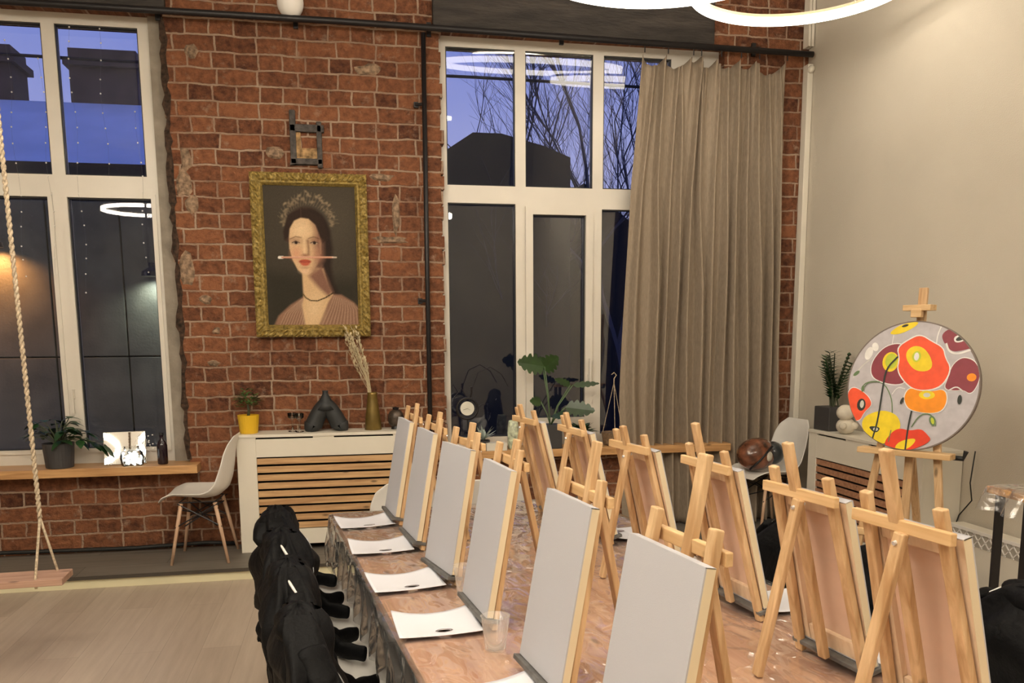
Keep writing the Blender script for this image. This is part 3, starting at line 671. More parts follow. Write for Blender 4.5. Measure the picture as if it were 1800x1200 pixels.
    lay(LN([(228, 584), (250, 583)], 20, 4), (.80, .76, .70)); lay(LN([(248, 583), (600, 579)], 13, 4), (.62, .33, .24)); lay(LN([(250, 580), (600, 576)], 4, 3), (.80, .55, .42)); lay(LN([(596, 579), (622, 579)], 9, 5), (.70, .60, .50))
    C = C*(1+.05*rg.randn(ny, nx, 1)); C = np.clip(C, 0, 1)**1.22*.92
    m = MB(); z0_ = fw-.005
    m.b2(-pw/2, pw/2, -.034, -.02, z0_, z0_+ph)
    m.build('board', M['black'], o)
    g = MB(); g.grid(lambda u, v: (-pw/2+pw*u, -.0352, z0_+ph*v), nx-1, ny-1)
    me = bpy.data.meshes.new('picture'); g.bm.to_mesh(me); g.bm.free()
    at = me.color_attributes.new('paint', 'FLOAT_COLOR', 'POINT')
    arr = np.ones((nx*ny, 4)); co = np.zeros(nx*ny*3); me.vertices.foreach_get('co', co); co = co.reshape(-1, 3)
    iu = np.rint((co[:, 0]+pw/2)/pw*(nx-1)).astype(int); iv = np.rint((co[:, 2]-z0_)/ph*(ny-1)).astype(int)
    arr[:, :3] = C[np.clip(iv, 0, ny-1), np.clip(iu, 0, nx-1)]; at.data.foreach_set('color', arr.ravel())
    pm_ = mat('oil paint', (.5, .5, .5), .7, spec=.15); ca_ = pm_.node_tree.nodes.new('ShaderNodeVertexColor'); ca_.layer_name = 'paint'; pm_.node_tree.links.new(ca_.outputs[0], pm_.node_tree.nodes['Principled BSDF'].inputs['Base Color'])
    me.materials.append(pm_); po = bpy.data.objects.new('picture', me); col.objects.link(po); po.parent = o
    MB().b2(-hw+.02, hw-.02, -.024, -.0, .02, H-.02).build('backing', M['black'], o)
portrait()
# dark iron bracket let into the bricks above the portrait
br_ = empty('iron_frame', (-.212, WY, 2.835), 0, 'small dark rectangular iron frame set in the brick above the portrait', 'iron frame')
MB().b2(-.115, -.075, -.03, .0, -.15, .20).b2(.06, .095, -.03, 0, -.17, .13).b2(-.115, .11, -.03, 0, .06, .11).b2(-.115, .095, -.03, 0, -.15, -.11).build('bars', mat('old iron', (.065, .055, .05), .7, var=.6, vscale=30, bump=.8, bscale=60), br_, bevel=.006)
MB().b2(-.075, -.045, -.012, 0, -.11, .06).b2(-.045, .06, -.006, 0, -.11, -.04).build('mortar_fill', mat('ochre fill', (.42, .26, .12), .9, var=.7, vscale=25, bump=1, bscale=60), br_)

# ------------------------------------------------------------------ shell chairs
def shell_fn(u, v):
    """u 0 front lip .. 1 top of back, v 0..1 across; local -x... chair faces -x"""
    prof = [(-.245, .405), (-.215, .432), (-.15, .442), (-.05, .428), (.04, .418), (.11, .430), (.165, .475), (.19, .545), (.203, .62), (.212, .70), (.225, .77), (.240, .825)]
    wid = [.165, .205, .225, .232, .232, .228, .225, .222, .215, .205, .180, .120]
    lift = [.0, .012, .03, .042, .05, .055, .05, .035, .022, .012, .006, .0]
    fw = [0, 0, 0, 0, .01, .03, .05, .055, .045, .035, .02, .0]
    j = u*(len(prof)-1); i = min(int(j), len(prof)-2); t = j-i
    def L_(a): return a[i]+(a[i+1]-a[i])*t
    x = prof[i][0]+(prof[i+1][0]-prof[i][0])*t; z = prof[i][1]+(prof[i+1][1]-prof[i][1])*t
    s = 2*v-1; w_ = L_(wid)
    return (x-L_(fw)*abs(s)**2.4, s*w_, z+L_(lift)*abs(s)**2.6)
def make_chair(label, group=None):
    o = empty('shell_chair', (0, 0, 0), 0, label, 'chair', group)
    MB().grid(shell_fn, 33, 16).build('seat_shell', M['shell'], o, smooth=True, solid=.009, subd=1)
    for (a, b) in (((-.11, .14, .395), (-.18, .19, 0)), ((-.11, -.14, .395), (-.18, -.19, 0)), ((.10, .14, .395), (.175, .19, 0)), ((.10, -.14, .395), (.175, -.19, 0))):
        l = MB().tube([a, b], [.0135, .0095], 12).build('leg', M['leg'], o, smooth=True)
    wr = MB()
    for (a, b) in (((-.13, .15, .36), (.10, -.12, .24)), ((-.13, -.15, .36), (.10, .12, .24)), ((.12, .15, .36), (-.10, -.12, .24)), ((.12, -.15, .36), (-.10, .12, .24)),
                   ((-.15, .165, .24), (.13, .15, .395)), ((-.15, -.165, .24), (.13, -.15, .395)), ((.14, .165, .24), (-.13, .15, .395)), ((.14, -.165, .24), (-.13, -.15, .395)),
                   ((-.12, -.14, .40), (.11, -.14, .40)), ((-.12, .14, .40), (.11, .14, .40)), ((-.12, -.14, .40), (-.12, .14, .40)), ((.11, -.14, .40), (.11, .14, .40))):
        wr.tube([a, b], .0045, 6)
    wr.build('wire_brace', M['dark'], o)
    return o
def place(o, x, y, z, rz, label=None, group=None, first=False):
    c = o if first else copy_tree(o)
    c.location = (x, y, z); c.rotation_euler = (0, 0, rz)
    if label: c['label'] = label
    if group: c['group'] = group
    return c
ch0 = make_chair('white shell chair with wooden legs, empty, left of the slatted radiator cover')
place(ch0, -.968, 5.80, .08, R(-2), first=True)
place(ch0, 3.08, 5.78, .08, R(6), 'white shell chair in the corner beside the curtain, holding the brown helmet')
TR = R(6.95)     # table turned by this much
GL = 'shell chairs along the left table side'; GR_ = 'shell chairs along the right table side'
LCH = [(3.53, 'farthest'), (3.09, 'second farthest'), (2.64, 'third'), (2.19, 'nearest')]
def tx(y): return -.085+.1217*(3.775-y)          # left table edge x at y
for (y, nm) in LCH:
    place(ch0, tx(y)-.02, y, 0, PI+TR, 'white shell chair under the left table edge, %s from the viewer' % {'farthest': 'farthest', 'second farthest': 'second farthest', 'third': 'third farthest', 'nearest': 'fourth farthest'}[nm], GL)
RCH = [(1.44, 2.86, 'farthest'), (1.50, 2.38, 'middle'), (1.60, 1.88, 'nearest')]
for (x, y, nm) in RCH:
    place(ch0, x, y, 0, TR, 'white shell chair on the right side of the table, %s one' % nm, GR_)
place(ch0, .30, 4.34, 0, R(-92), 'white empty shell chair at the far table end, nearer the brick wall pier')
place(ch0, .70, 4.36, 0, R(-94), 'white empty shell chair at the far table end, mostly hidden behind the easels')

# ------------------------------------------------------------------ jackets draped over the chair backs
def make_jacket(seed, top=.865, zip_side=1, sleeves=True, hh=.50):
    """local frame of a chair facing -x: the back sits around x=.2"""
    rnd = random.Random(seed)
    o = empty('jacket', (0, 0, 0), 0)
    n = 72; rows = 30
    z1, z0 = top, top-hh
    def body(u, v):
        a = 2*PI*u; z = z1+(z0-z1)*v
        e_ = min(1, max(0, v*4.2)**.62)
        ry = (.045+.175*e_)*(1+.04*v)
        rx = (.030+.050*e_)*(1+.16*v)
        cx = .232-.018*min(1, v*3)
        f = 1+.13*math.sin(a*5+seed+3*v)+.10*math.sin(a*9-seed*2+v*9)+.06*math.sin(a*15+seed+v*5)+.05*noise.noise(Vector((a*2, v*6, seed)))
        ff = 1+(f-1)*min(1, .2+v*1.2)
        q = noise.noise(Vector((math.cos(a)*1.6, math.sin(a)*1.6+seed, v*4.5)))*.045
        ca_, sa_ = math.cos(a), math.sin(a); bx_ = math.copysign(abs(ca_)**.55, ca_); by_ = math.copysign(abs(sa_)**.75, sa_)
        return (cx+(rx+q)*bx_*ff, (ry+.012*min(1, v*4)+q)*by_*ff, z+.018*math.sin(a*2+seed)*v)
    b = MB().grid(body, n, rows)
    o_b = b.build('body', M['jacket'], o, smooth=True)
    # hood / collar lump on top
    def hood(u, v):
        a = 2*PI*u; t = PI*v; r_ = math.sin(t)
        q = 1+.18*noise.noise(Vector((math.cos(a)*2, math.sin(a)*2, v*3+seed)))+.06*math.sin(a*7+v*9)
        return (.235+.060*r_*math.cos(a)*q, .10*r_*math.sin(a)*q+.02*math.sin(seed), top-.045+.055*math.cos(t)*q)
    MB().grid(hood, 40, 16).build('hood', M['jacket'], o, smooth=True)
    for s in (-1, 1):
        pts = [(.22, s*.15, top-.05), (.19, s*.215, top-.13), (.155, s*.235, top-.22), (.13, s*.205, top-.30), (.07, s*.17, .490), (-.015, s*.12, .480)]
        if not sleeves: pts = [(.22, s*.15, top-.05), (.21, s*.225, top-.13), (.20, s*.24, top-.25), (.20, s*.23, top-.38), (.21, s*.22, top-.48)]
        dn = []
        for i in range(len(pts)-1):
            for j in range(5):
                t = j/5; dn.append(tuple(pts[i][k_]+(pts[i+1][k_]-pts[i][k_])*t for k_ in range(3)))
        dn.append(pts[-1])
        rs = [.040-.012*(i/len(dn))+.003*math.sin(i*1.9+seed) for i in range(len(dn))]
        sl = MB().tube(dn, rs, 14, flat=.5).build('sleeve', M['jacket'], o, smooth=True, subd=1)
    zp = MB(); pts = []
    for i in range(10):
        v = .22+.26*i/9; p_ = body(.565 if zip_side < 0 else .42, v); pts.append((p_[0]-.004, p_[1], p_[2]))
    zp.tube(pts, .0016, 5).build('zip', M['zip'], o_b)
    return o
GJ = 'black jackets hung on the left chairs'
for i, ((y, nm), lab) in enumerate(zip(LCH, ['black jacket on the farthest left-side chair', 'black jacket on the second left-side chair, partly hidden by the jacket in front', 'black jacket on the third left-side chair, sleeves resting on the seat', 'black jacket on the nearest visible left-side chair, largest in the photo'])):
    j = make_jacket(i*1.7+1, top=.848, hh=(.47, .50, .52, .56)[i]); tag(j, lab, 'jacket', GJ)
    j.location = (tx(y)-.02, y, 0); j.rotation_euler = (0, 0, PI+TR)
for i, ((x, y, nm), lab) in enumerate(zip(RCH, ['black coat on the farthest right-side chair, seen past the easels', 'black coat on the middle right-side chair, between two easels', 'black coat on the nearest right-side chair, at the bottom right corner'])):
    j = make_jacket(i*2.3+9, top=(.85, .855, .85)[i], sleeves=False, hh=.58); tag(j, lab, 'jacket', 'black coats hung on the right chairs')
    j.location = (x, y, 0); j.rotation_euler = (0, 0, TR)

# ------------------------------------------------------------------ table and plastic film
TL = 3.02; TW = 1.20; TZ = .75
tb = empty('work_table', (-.085, 3.80, 0), TR, 'long wooden work table covered with clear plastic film and rows of easels', 'table')
MB().b2(0, TW, -TL, 0, TZ-.036, TZ).build('tabletop', M['table'], tb, bevel=.002)
MB().b2(.08, TW-.08, -TL+.08, -.08, TZ-.085, TZ-.037).build('apron', M['dark'], tb)
for x in (.10, TW-.10):
    for y in (-.10, -TL/2, -TL+.10): MB().b2(x-.022, x+.022, y-.022, y+.022, 0, TZ-.085).build('leg', M['dark'], tb)
# film
def film_mat():
    m = bpy.data.materials.new('plastic film'); m.use_nodes = True; t = m.node_tree; t.nodes.clear(); N = t.nodes.new; L = t.links.new
    o = N('ShaderNodeOutputMaterial'); mx = N('ShaderNodeMixShader'); tr = N('ShaderNodeBsdfTransparent'); tr.inputs[0].default_value = (.97, .96, .95, 1)
    gl = N('ShaderNodeBsdfGlossy'); gl.inputs['Roughness'].default_value = .12
    df = N('ShaderNodeBsdfDiffuse'); df.inputs[0].default_value = (.85, .85, .85, 1)
    tcn = N('ShaderNodeTexCoord'); mp = N('ShaderNodeMapping'); mp.inputs['Scale'].default_value = (1, .55, 1); L(tcn.outputs['Object'], mp.inputs[0])
    n1 = N('ShaderNodeTexNoise'); n1.inputs['Scale'].default_value = 15; n1.noise_type = 'RIDGED_MULTIFRACTAL'; n1.inputs['Detail'].default_value = 3; n1.inputs['Distortion'].default_value = 1.2; L(mp.outputs[0], n1.inputs['Vector'])
    bp = N('ShaderNodeBump'); bp.inputs['Strength'].default_value = 1; bp.inputs['Distance'].default_value = .016; L(n1.outputs['Fac'], bp.inputs['Height']); L(bp.outputs[0], gl.inputs['Normal'])
    fr = N('ShaderNodeFresnel'); fr.inputs[0].default_value = 1.45
    mu = N('ShaderNodeMath'); mu.operation = 'MULTIPLY'; mu.inputs[1].default_value = 2.2; mu.use_clamp = True; L(fr.outputs[0], mu.inputs[0])
    L(mu.outputs[0], mx.inputs[0]); L(tr.outputs[0], mx.inputs[1]); L(gl.outputs[0], mx.inputs[2])
    m2 = N('ShaderNodeMixShader'); m2.inputs[0].default_value = .06; L(mx.outputs[0], m2.inputs[1]); L(df.outputs[0], m2.inputs[2]); L(m2.outputs[0], o.inputs[0])
    return m
M['film'] = film_mat()
fl = empty('plastic_film', (-.085, 3.80, TZ), TR, 'clear wrinkled plastic film spread over the work table and hanging off its edges', 'plastic film')
def film(u, v):
    s = -.22+(TW+.44)*u; y = .16-(TL+.2)*v
    wob = .5+.5*noise.noise(Vector((s*3, y*3, 1)))
    if s < 0: x = -.004-.03*wob-.02*math.sin(y*38)*min(1, -s*6); z = s*(.85+.25*noise.noise(Vector((0, y*2, 4))))
    elif s > TW: x = TW+.004+.03*wob+.02*math.sin(y*33)*min(1, (s-TW)*6); z = -(s-TW)*(.85+.25*noise.noise(Vector((0, y*2, 7))))
    else: x = s; z = .0025+.0018*noise.noise(Vector((s*14, y*14, 2)))
    if y > 0: z = min(z, 0)-y*.9; y = .01+.02*wob+.015*math.sin(s*35)
    return (x, y, z)
MB().grid(film, 90, 180).build('sheet', M['film'], fl, smooth=True)

# ------------------------------------------------------------------ easels, canvases, palettes
LEAN = .178; ca = math.atan(LEAN)
def make_easel(ca, jx=.02):
    o = empty('table_easel', (0, 0, 0))
    up = Vector((0, math.sin(ca), math.cos(ca)))           # leaning axis; front faces -y
    def U(x, u, off=0): return Vector((x, 0, 0))+up*u+Vector((0, math.cos(ca), -math.sin(ca)))*off
    for s in (-1, 1):
        MB().beam(U(s*.112, .0), U(s*.092, .49), .026, .016, up=(0, 1, 0)).build('leg', M['pine'], o, bevel=.003)
    MB().beam(U(0, .028, .018), U(0, .565, .018), .027, .016, up=(0, 1, 0)).build('mast', M['pine'], o, bevel=.003)
    MB().beam(U(-.135, .446, .020), U(.112, .446, .020), .024, .014, up=(0, 1, .0)).build('crossbar', M['pinex'], o, bevel=.002)
    MB().box(U(0, .026, -.018), (.26, .052, .012), Matrix.Rotation(-ca, 3, 'X')).build('ledge', M['ledge'], o, bevel=.002)
    a = U(jx, .44, .034); rl_ = MB().beam(a, (0.01, .205, .0), .026, .016, up=(0, 1, 0)).build('rear_leg', M['pine'], o, bevel=.003)
    MB().tube([U(jx*.9, .425, .02), U(jx*.9, .425, .054)], .0045, 8).build('hinge_bolt', M['zip'], rl_)
    return o
def make_canvas(ca):
    o = empty('blank_canvas', (0, 0, 0))
    up = Vector((0, math.sin(ca), math.cos(ca))); nb = Vector((0, math.cos(ca), -math.sin(ca)))
    rot = Matrix.Rotation(-ca, 3, 'X')
    base = .034; W_, H_ = .25, .40; off = -.0205
    def C_(x, u, of): return Vector((x, 0, 0))+up*(base+u)+nb*(of)
    cl = MB(); cl.box(C_(0, H_/2, off-.0085), (W_, .003, H_), rot)
    for s in (-1, 1): MB().box(C_(s*(W_/2-.001), H_/2, off+.0015), (.002, .017, H_), rot).build('cloth_edge', M['canvasedge'], o)
    cl.box(C_(0, H_-.001, off), (W_, .019, .002), rot).box(C_(0, .001, off), (W_, .019, .002), rot)
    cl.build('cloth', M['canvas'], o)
    MB().box(C_(0, H_/2, off-.0055), (W_-.006, .0015, H_-.006), rot).build('cloth_back', M['canvasback'], o)
    st = MB()
    for s in (-1, 1): st.box(C_(s*(W_/2-.0225), H_/2, off+.002), (.04, .0135, H_-.006), rot); st.box(C_(0, H_/2+s*(H_/2-.0225), off+.002), (W_-.09, .0125, .04), rot)
    st.build('stretcher_frame', M['stretcher'], o)
    return o
def make_palette():
    o = empty('paper_palette', (0, 0, 0)); n = 40; W_, H_ = .225, .185
    def zf(x, y): return .004+.018*(x/(W_/2))**2*(.6+.4*y/(H_/2))+.004*(y/(H_/2))**2
    def fn(u, v):
        a = 2*PI*u; hx, hy = .012, -.052
        ix, iy = hx+.018*math.cos(a), hy+.012*math.sin(a)
        cxx, cyy = math.cos(a), math.sin(a); s_ = 1/max(abs(cxx), abs(cyy)); ox, oy = W_/2*cxx*s_, H_/2*cyy*s_
        x = ix+(ox-ix)*v; y = iy+(oy-iy)*v; return (x, y, zf(x, y))
    MB().grid(fn, n, 10).build('sheet', M['palette'], o, smooth=True, solid=.0016)
    r = MB()
    for i in range(24):
        pass
    def rg(u, v):
        a = 2*PI*u; q = 1.0+.32*v; x = .012+.018*q*math.cos(a); y = -.052+.012*q*math.sin(a); return (x, y, zf(x, y)+.0012)
    r.grid(rg, 24, 1).build('hole_rim', M['print'], o)
    return o
MAST = {}
es0 = make_easel(ca); cv0 = make_canvas(ca); pl0 = make_palette(); ca2 = math.atan(.25); es1 = make_easel(ca2, -.028); cv1 = make_canvas(ca2)
# (x, y, extra turn, lean tweak)
LE = [(.183, 3.600, 0, -.055), (.234, 3.165, 1, -.055), (.292, 2.69, 7, -.05), (.350, 2.27, 0, -.055), (.420, 1.76, 1, 0), (.462, 1.29, 2, .035)]
RE = [(.850, 3.52, 3, -.05), (.945, 3.10, 0, -.05), (1.000, 2.60, 3, -.05), (1.085, 2.19, 0, 0), (1.115, 1.75, 2, 0), (1.132, 1.41, 1, .03)]
LN = ['farthest', 'second farthest', 'third farthest', 'fourth farthest', 'second nearest', 'nearest']
zt = TZ+.004
used = False
for row, items, sg, side in ((0, LE, -1, 'left'), (1, RE, 1, 'right')):
    for i, (x, y, tw, dm) in enumerate(items):
        rz = (R(-83.1+tw) if row == 0 else R(96.9+tw))
        first = (row == 0 and i == 0); f1 = (i == 0); A_, B_ = ((es0, cv0), (es1, cv1))[row]; ang = (ca, ca2)[row]
        if row == 0: le = 'pine table easel in the left row, %s from the viewer, its front facing left' % LN[i]; lc = 'blank white canvas on the %s easel of the left row' % LN[i]; lp = 'white paper palette with thumb hole before the %s easel of the left row' % LN[i]
        else: le = 'pine table easel in the right row, %s from the viewer, its back towards us' % LN[i]; lc = 'blank canvas seen from behind on the %s easel of the right row' % LN[i]; lp = 'white paper palette at the right table edge below the %s easel there' % LN[i]
        e_ = place(A_, x, y, zt, rz, le, 'table easels in the %s row' % side, f1); e_['category'] = 'easel'
        for ch_ in e_.children:
            if ch_.name.startswith('mast'): ch_.location = (0, math.sin(ang)*dm, math.cos(ang)*dm)
        c_ = place(B_, x, y, zt, rz, lc, 'blank canvases in the %s row' % side, f1); c_['category'] = 'canvas'
        if row == 0:
            px_, py_ = (x-.135, y-.06); pr = R(0)+TR
        else:
            px_, py_ = (x+.115, y+.01); pr = PI+TR
        p_ = place(pl0, px_, py_, zt+.001, pr+R((3, -2, 2, -3, 1, 0)[i]), lp, 'paper palettes on the %s side' % side, first); p_['category'] = 'palette'
# plastic cups
cp = empty('plastic_cup', (0, 0, 0))
MB().lathe([(.026, .001), (.0265, .0), (.036, .085), (.038, .087), (.0352, .0865), (.0255, .003), (.0001, .003)], n=28).build('cup_wall', M['cup'], cp, smooth=True)
cups = [(.345, 2.02, 'clear plastic cup standing beside the fourth farthest canvas of the left row'), (.335, 2.50, 'clear plastic cup between the third and fourth canvases of the left row')]
for i, (x, y, l) in enumerate(cups):
    c_ = place(cp, x, y, zt, 0, l, 'clear plastic cups', i == 0); c_['category'] = 'cup'

# ------------------------------------------------------------------ round flower painting on the floor easel
EX, EY = 2.635, 3.61; ER = R(-58)    # front faces -y rotated
fe = empty('floor_easel', (EX, EY, 0), ER, 'tall pine floor easel carrying the round flower painting', 'easel')
def leg2(n, a, b, w_=.035, h_=.02, m_='pine'): return MB().beam(a, b, w_, h_, up=(0, 1, 0)).build(n, M[m_], fe, bevel=.003)
leg2('leg', (-.26, -.06, 0), (-.13, .035, 1.02)); leg2('leg', (.26, -.06, 0), (.13, .035, 1.02)); leg2('rear_leg', (0, .38, 0), (0, .06, 1.0))
leg2('mast', (0, .02, .30), (0, .10, 1.75), .04, .022)
fl_ = MB().box((0, -.01, .965), (.44, .07, .028)).build('ledge', M['pinex'], fe, bevel=.003)
MB().box((0, -.015, .55), (.42, .025, .035)).build('crossbar', M['pinex'], fe, bevel=.003)
MB().box((-.0, .06, 1.655), (.13, .075, .028)).box((0, .035, 1.63), (.05, .03, .04)).build('top_clamp', M['pinex'], fe, bevel=.003)
MB().tube([(0, .05, .955), (.245, .05, .955), (.255, .05, .99)], .012, 8).build('clamp_knob', M['black'], fl_)
def disc():
    t = R(6)
    o = empty('round_painting', (EX, EY, 0), ER, 'round canvas painted with red, orange and yellow poppies on the floor easel', 'painting')
    up = Vector((0, math.sin(t), math.cos(t))); nb = Vector((0, math.cos(t), -math.sin(t)))
    r = .306; c = Vector((0, -.022, .982))+up*r
    cols = {'grey': (.52, .49, .52), 'maroon': (.27, .045, .065), 'red': (.80, .055, .02), 'coral': (.90, .10, .035), 'orange': (.92, .30, .01), 'yellow': (.88, .66, .02), 'lime': (.55, .62, .05), 'white': (.82, .80, .78), 'black': (.03, .035, .03), 'green': (.14, .22, .10), 'pale': (.62, .62, .55)}
    ms = []; ix = {}
    for kk, vv in cols.items(): ix[kk] = len(ms); ms.append(mat('acrylic '+kk, vv, .5, var=.10, vscale=25))
    m = MB(); m.mi = ix['grey']; n = 96
    pts = [c+Vector((r*math.cos(2*PI*i/n), 0, 0))+up*(r*math.sin(2*PI*i/n)) for i in range(n)]
    m.prism([tuple(p_) for p_ in pts], tuple(nb*.018))
    lay = [0]
    # crop coordinates: centre (503,680) radius 422 in the 1012x1200 crop
    def T_(x, y): return ((x-503)/422*r, (680-y)/422*r)
    def smooth(pts, it=2):
        for _ in range(it):
            q = []
            for i in range(len(pts)):
                a, b = pts[i], pts[(i+1) % len(pts)]
                q += [(a[0]*.75+b[0]*.25, a[1]*.75+b[1]*.25), (a[0]*.25+b[0]*.75, a[1]*.25+b[1]*.75)]
            pts = q
        return pts
    def shp(colr, pts, sm=2, outline=None):
        if outline: 
            gx = sum(p_[0] for p_ in pts)/len(pts); gy = sum(p_[1] for p_ in pts)/len(pts)
            shp(outline, [(gx+(p_[0]-gx)*1.05, gy+(p_[1]-gy)*1.05) for p_ in pts], sm)
        lay[0] += 1; m.mi = ix[colr]; vs = []
        for (px, py) in (smooth(pts, sm) if sm else pts):
            a, b = T_(px, py); d = math.hypot(a, b)
            if d > r*.997: a, b = a*r*.997/d, b*r*.997/d
            vs.append(tuple(c+Vector((a, 0, 0))+up*b-nb*(.00012*lay[0]+.0002)))
        m.poly(vs)
    def ell(colr, ex, ey, rx, ry, rot=0, n_=20):
        cr, sr_ = math.cos(R(rot)), math.sin(R(rot))
        shp(colr, [(ex+rx*math.cos(2*PI*i/n_)*cr-ry*math.sin(2*PI*i/n_)*sr_, ey+rx*math.cos(2*PI*i/n_)*sr_+ry*math.sin(2*PI*i/n_)*cr) for i in range(n_)], 0)
    def line(colr, pts, wd=5):
        P_ = [Vector(p_) for p_ in pts]
        for _ in range(2):
            q = [P_[0]]
            for a, b in zip(P_, P_[1:]): q += [a*.75+b*.25, a*.25+b*.75]
            P_ = q+[P_[-1]]
        for a, b in zip(P_, P_[1:]):
            d = (b-a)
            if d.length < .5: continue
            d.normalize(); nn = Vector((-d.y, d.x))*wd/2
            lay_keep = lay[0]
            shp(colr, [tuple(a+nn-d), tuple(b+nn+d), tuple(b-nn+d), tuple(a-nn-d)], 0)
            lay[0] = lay_keep
        lay[0] += 1
    line('white', [(360, 345), (355, 420), (350, 480)], 5); line('white', [(660, 285), (640, 350), (640, 420)], 7); line('pale', [(110, 640), (160, 560), (230, 500)], 5)
    ell('white', 205, 470, 26, 45, 15); ell('white', 245, 425, 22, 30, -20); ell('green', 132, 608, 26, 12, -40)
    line('green', [(180, 720), (200, 665), (320, 655), (390, 760), (405, 870), (410, 980)], 7); line('white', [(390, 740), (420, 690), (470, 700)], 6)
    shp('yellow', [(330, 330), (400, 275), (520, 255), (500, 290), (420, 335), (350, 345)]); ell('black', 430, 285, 22, 8, -15)
    shp('maroon', [(385, 400), (300, 430), (235, 520), (230, 600), (270, 650), (400, 680), (480, 655), (470, 500), (450, 420)], outline='white')
    ell('yellow', 358, 525, 54, 66); ell('lime', 362, 520, 40, 52)
    shp('maroon', [(720, 300), (665, 340), (680, 390), (735, 455), (800, 445), (850, 430), (880, 420), (840, 370), (780, 330)]); shp('white', [(740, 355), (805, 340), (815, 385), (750, 400)]); ell('black', 782, 368, 28, 14, -25)
    line('white', [(700, 400), (720, 450), (770, 470), (850, 440)], 12)
    shp('maroon', [(800, 490), (750, 540), (735, 620), (715, 690), (780, 700), (830, 690), (880, 720), (915, 650), (920, 580), (890, 520), (850, 495)], outline='white'); ell('maroon', 870, 612, 38, 32); ell('orange', 873, 612, 28, 25)
    line('white', [(745, 700), (790, 670), (830, 700)], 8)
    shp('coral', [(535, 345), (470, 375), (395, 430), (420, 500), (410, 580), (470, 660), (540, 705), (640, 700), (710, 660), (745, 560), (700, 490), (685, 430), (610, 390)], outline='white'); 
    shp('yellow', [(500, 415), (455, 450), (460, 510), (520, 580), (600, 585), (635, 550), (610, 480), (560, 425)]); ell('lime', 525, 487, 28, 36); ell('white', 525, 487, 16, 26)
    shp('orange', [(500, 690), (470, 750), (485, 800), (520, 840), (640, 855), (720, 835), (745, 760), (720, 690), (640, 712), (560, 710)], outline='white'); ell('yellow', 615, 735, 50, 28); ell('pale', 615, 735, 22, 15)
    shp('coral', [(120, 700), (85, 740), (80, 850), (125, 930), (190, 935), (215, 870), (265, 820), (240, 770), (190, 730)], outline='white'); ell('black', 190, 822, 30, 42); ell('pale', 194, 818, 14, 26)
    shp('yellow', [(330, 850), (230, 890), (200, 950), (240, 1030), (330, 1085), (420, 1060), (475, 960), (450, 890), (400, 860)]); shp('black', [(250, 962), (340, 965), (320, 1005), (285, 1000)]); ell('pale', 305, 982, 17, 12)
    shp('red', [(360, 1085), (420, 985), (470, 962), (530, 975), (600, 955), (640, 985), (680, 1030), (560, 1100), (450, 1120)]); shp('yellow', [(440, 1100), (470, 1050), (560, 1020), (580, 1035), (540, 1090), (480, 1110)])
    line('black', [(405, 490), (335, 570), (325, 700), (315, 930), (285, 1070)], 11); line('black', [(530, 845), (518, 950), (515, 1100)], 11)
    line('green', [(540, 950), (580, 870), (640, 850), (680, 890), (690, 930)], 7); ell('green', 668, 900, 20, 34, -20); ell('lime', 668, 900, 10, 22, -20)
    ell('black', 818, 755, 13, 30); ell('black', 462, 780, 10, 24, 20); line('green', [(410, 980), (400, 1060)], 6)
    line('green', [(200, 700), (225, 665), (300, 660)], 6); ell('green', 190, 712, 10, 22)
    m.build('painted_face', ms, o)
    e2 = MB(); ring = [(r+.003, -.001), (r+.003, .021), (r-.003, .021), (r-.003, -.001)]
    rings = []
    for i in range(n):
        a = 2*PI*i/n; rings.append([e2.bm.verts.new(c+Vector((q*math.cos(a), 0, 0))+up*(q*math.sin(a))+nb*d) for q, d in ring])
    for i in range(n):
        p_, q_ = rings[i], rings[(i+1) % n]
        for j in range(4): e2._f([p_[j], p_[(j+1) % 4], q_[(j+1) % 4], q_[j]])
    e2.build('rim', mat('dark rim', (.20, .16, .14), .6), o)
disc()

# ------------------------------------------------------------------ plants and small things
def leaf_blade(m, p, d, L_, w_, droop=.25, up=Vector((0, 0, 1)), n=5):
    d = Vector(d).normalized(); s = d.cross(up)
    if s.length < .05: s = Vector((1, 0, 0))
    s.normalize(); prev = None; p = Vector(p)
    for i in range(n+1):
        t = i/n; wd = w_*math.sin(PI*min(1, max(.03, t**.8)))*.5+.0005
        q = p+d*L_*t-Vector((0, 0, 1))*droop*L_*t*t; nrm = s.cross(d)
        cur = [m.bm.verts.new(q-s*wd+nrm*.12*wd), m.bm.verts.new(q), m.bm.verts.new(q+s*wd+nrm*.12*wd)]
        if prev:
            m._f([prev[0], prev[1], cur[1], cur[0]]); m._f([prev[1], prev[2], cur[2], cur[1]])
        prev = cur
def potmesh(o, shape, r, h, mt, r2=None):
    r2 = r2 or r
    if shape == 'sq':
        MB().b2(-r, r, -r, r, 0, h).build('pot', mt, o, bevel=.006)
    else:
        MB().lathe([(r2*.96, 0), (r2, .005), (r, h), (r*.9, h), (r*.9, h-.015), (.0001, h-.015)], n=28).build('pot', mt, o, smooth=False)
SZ = .682
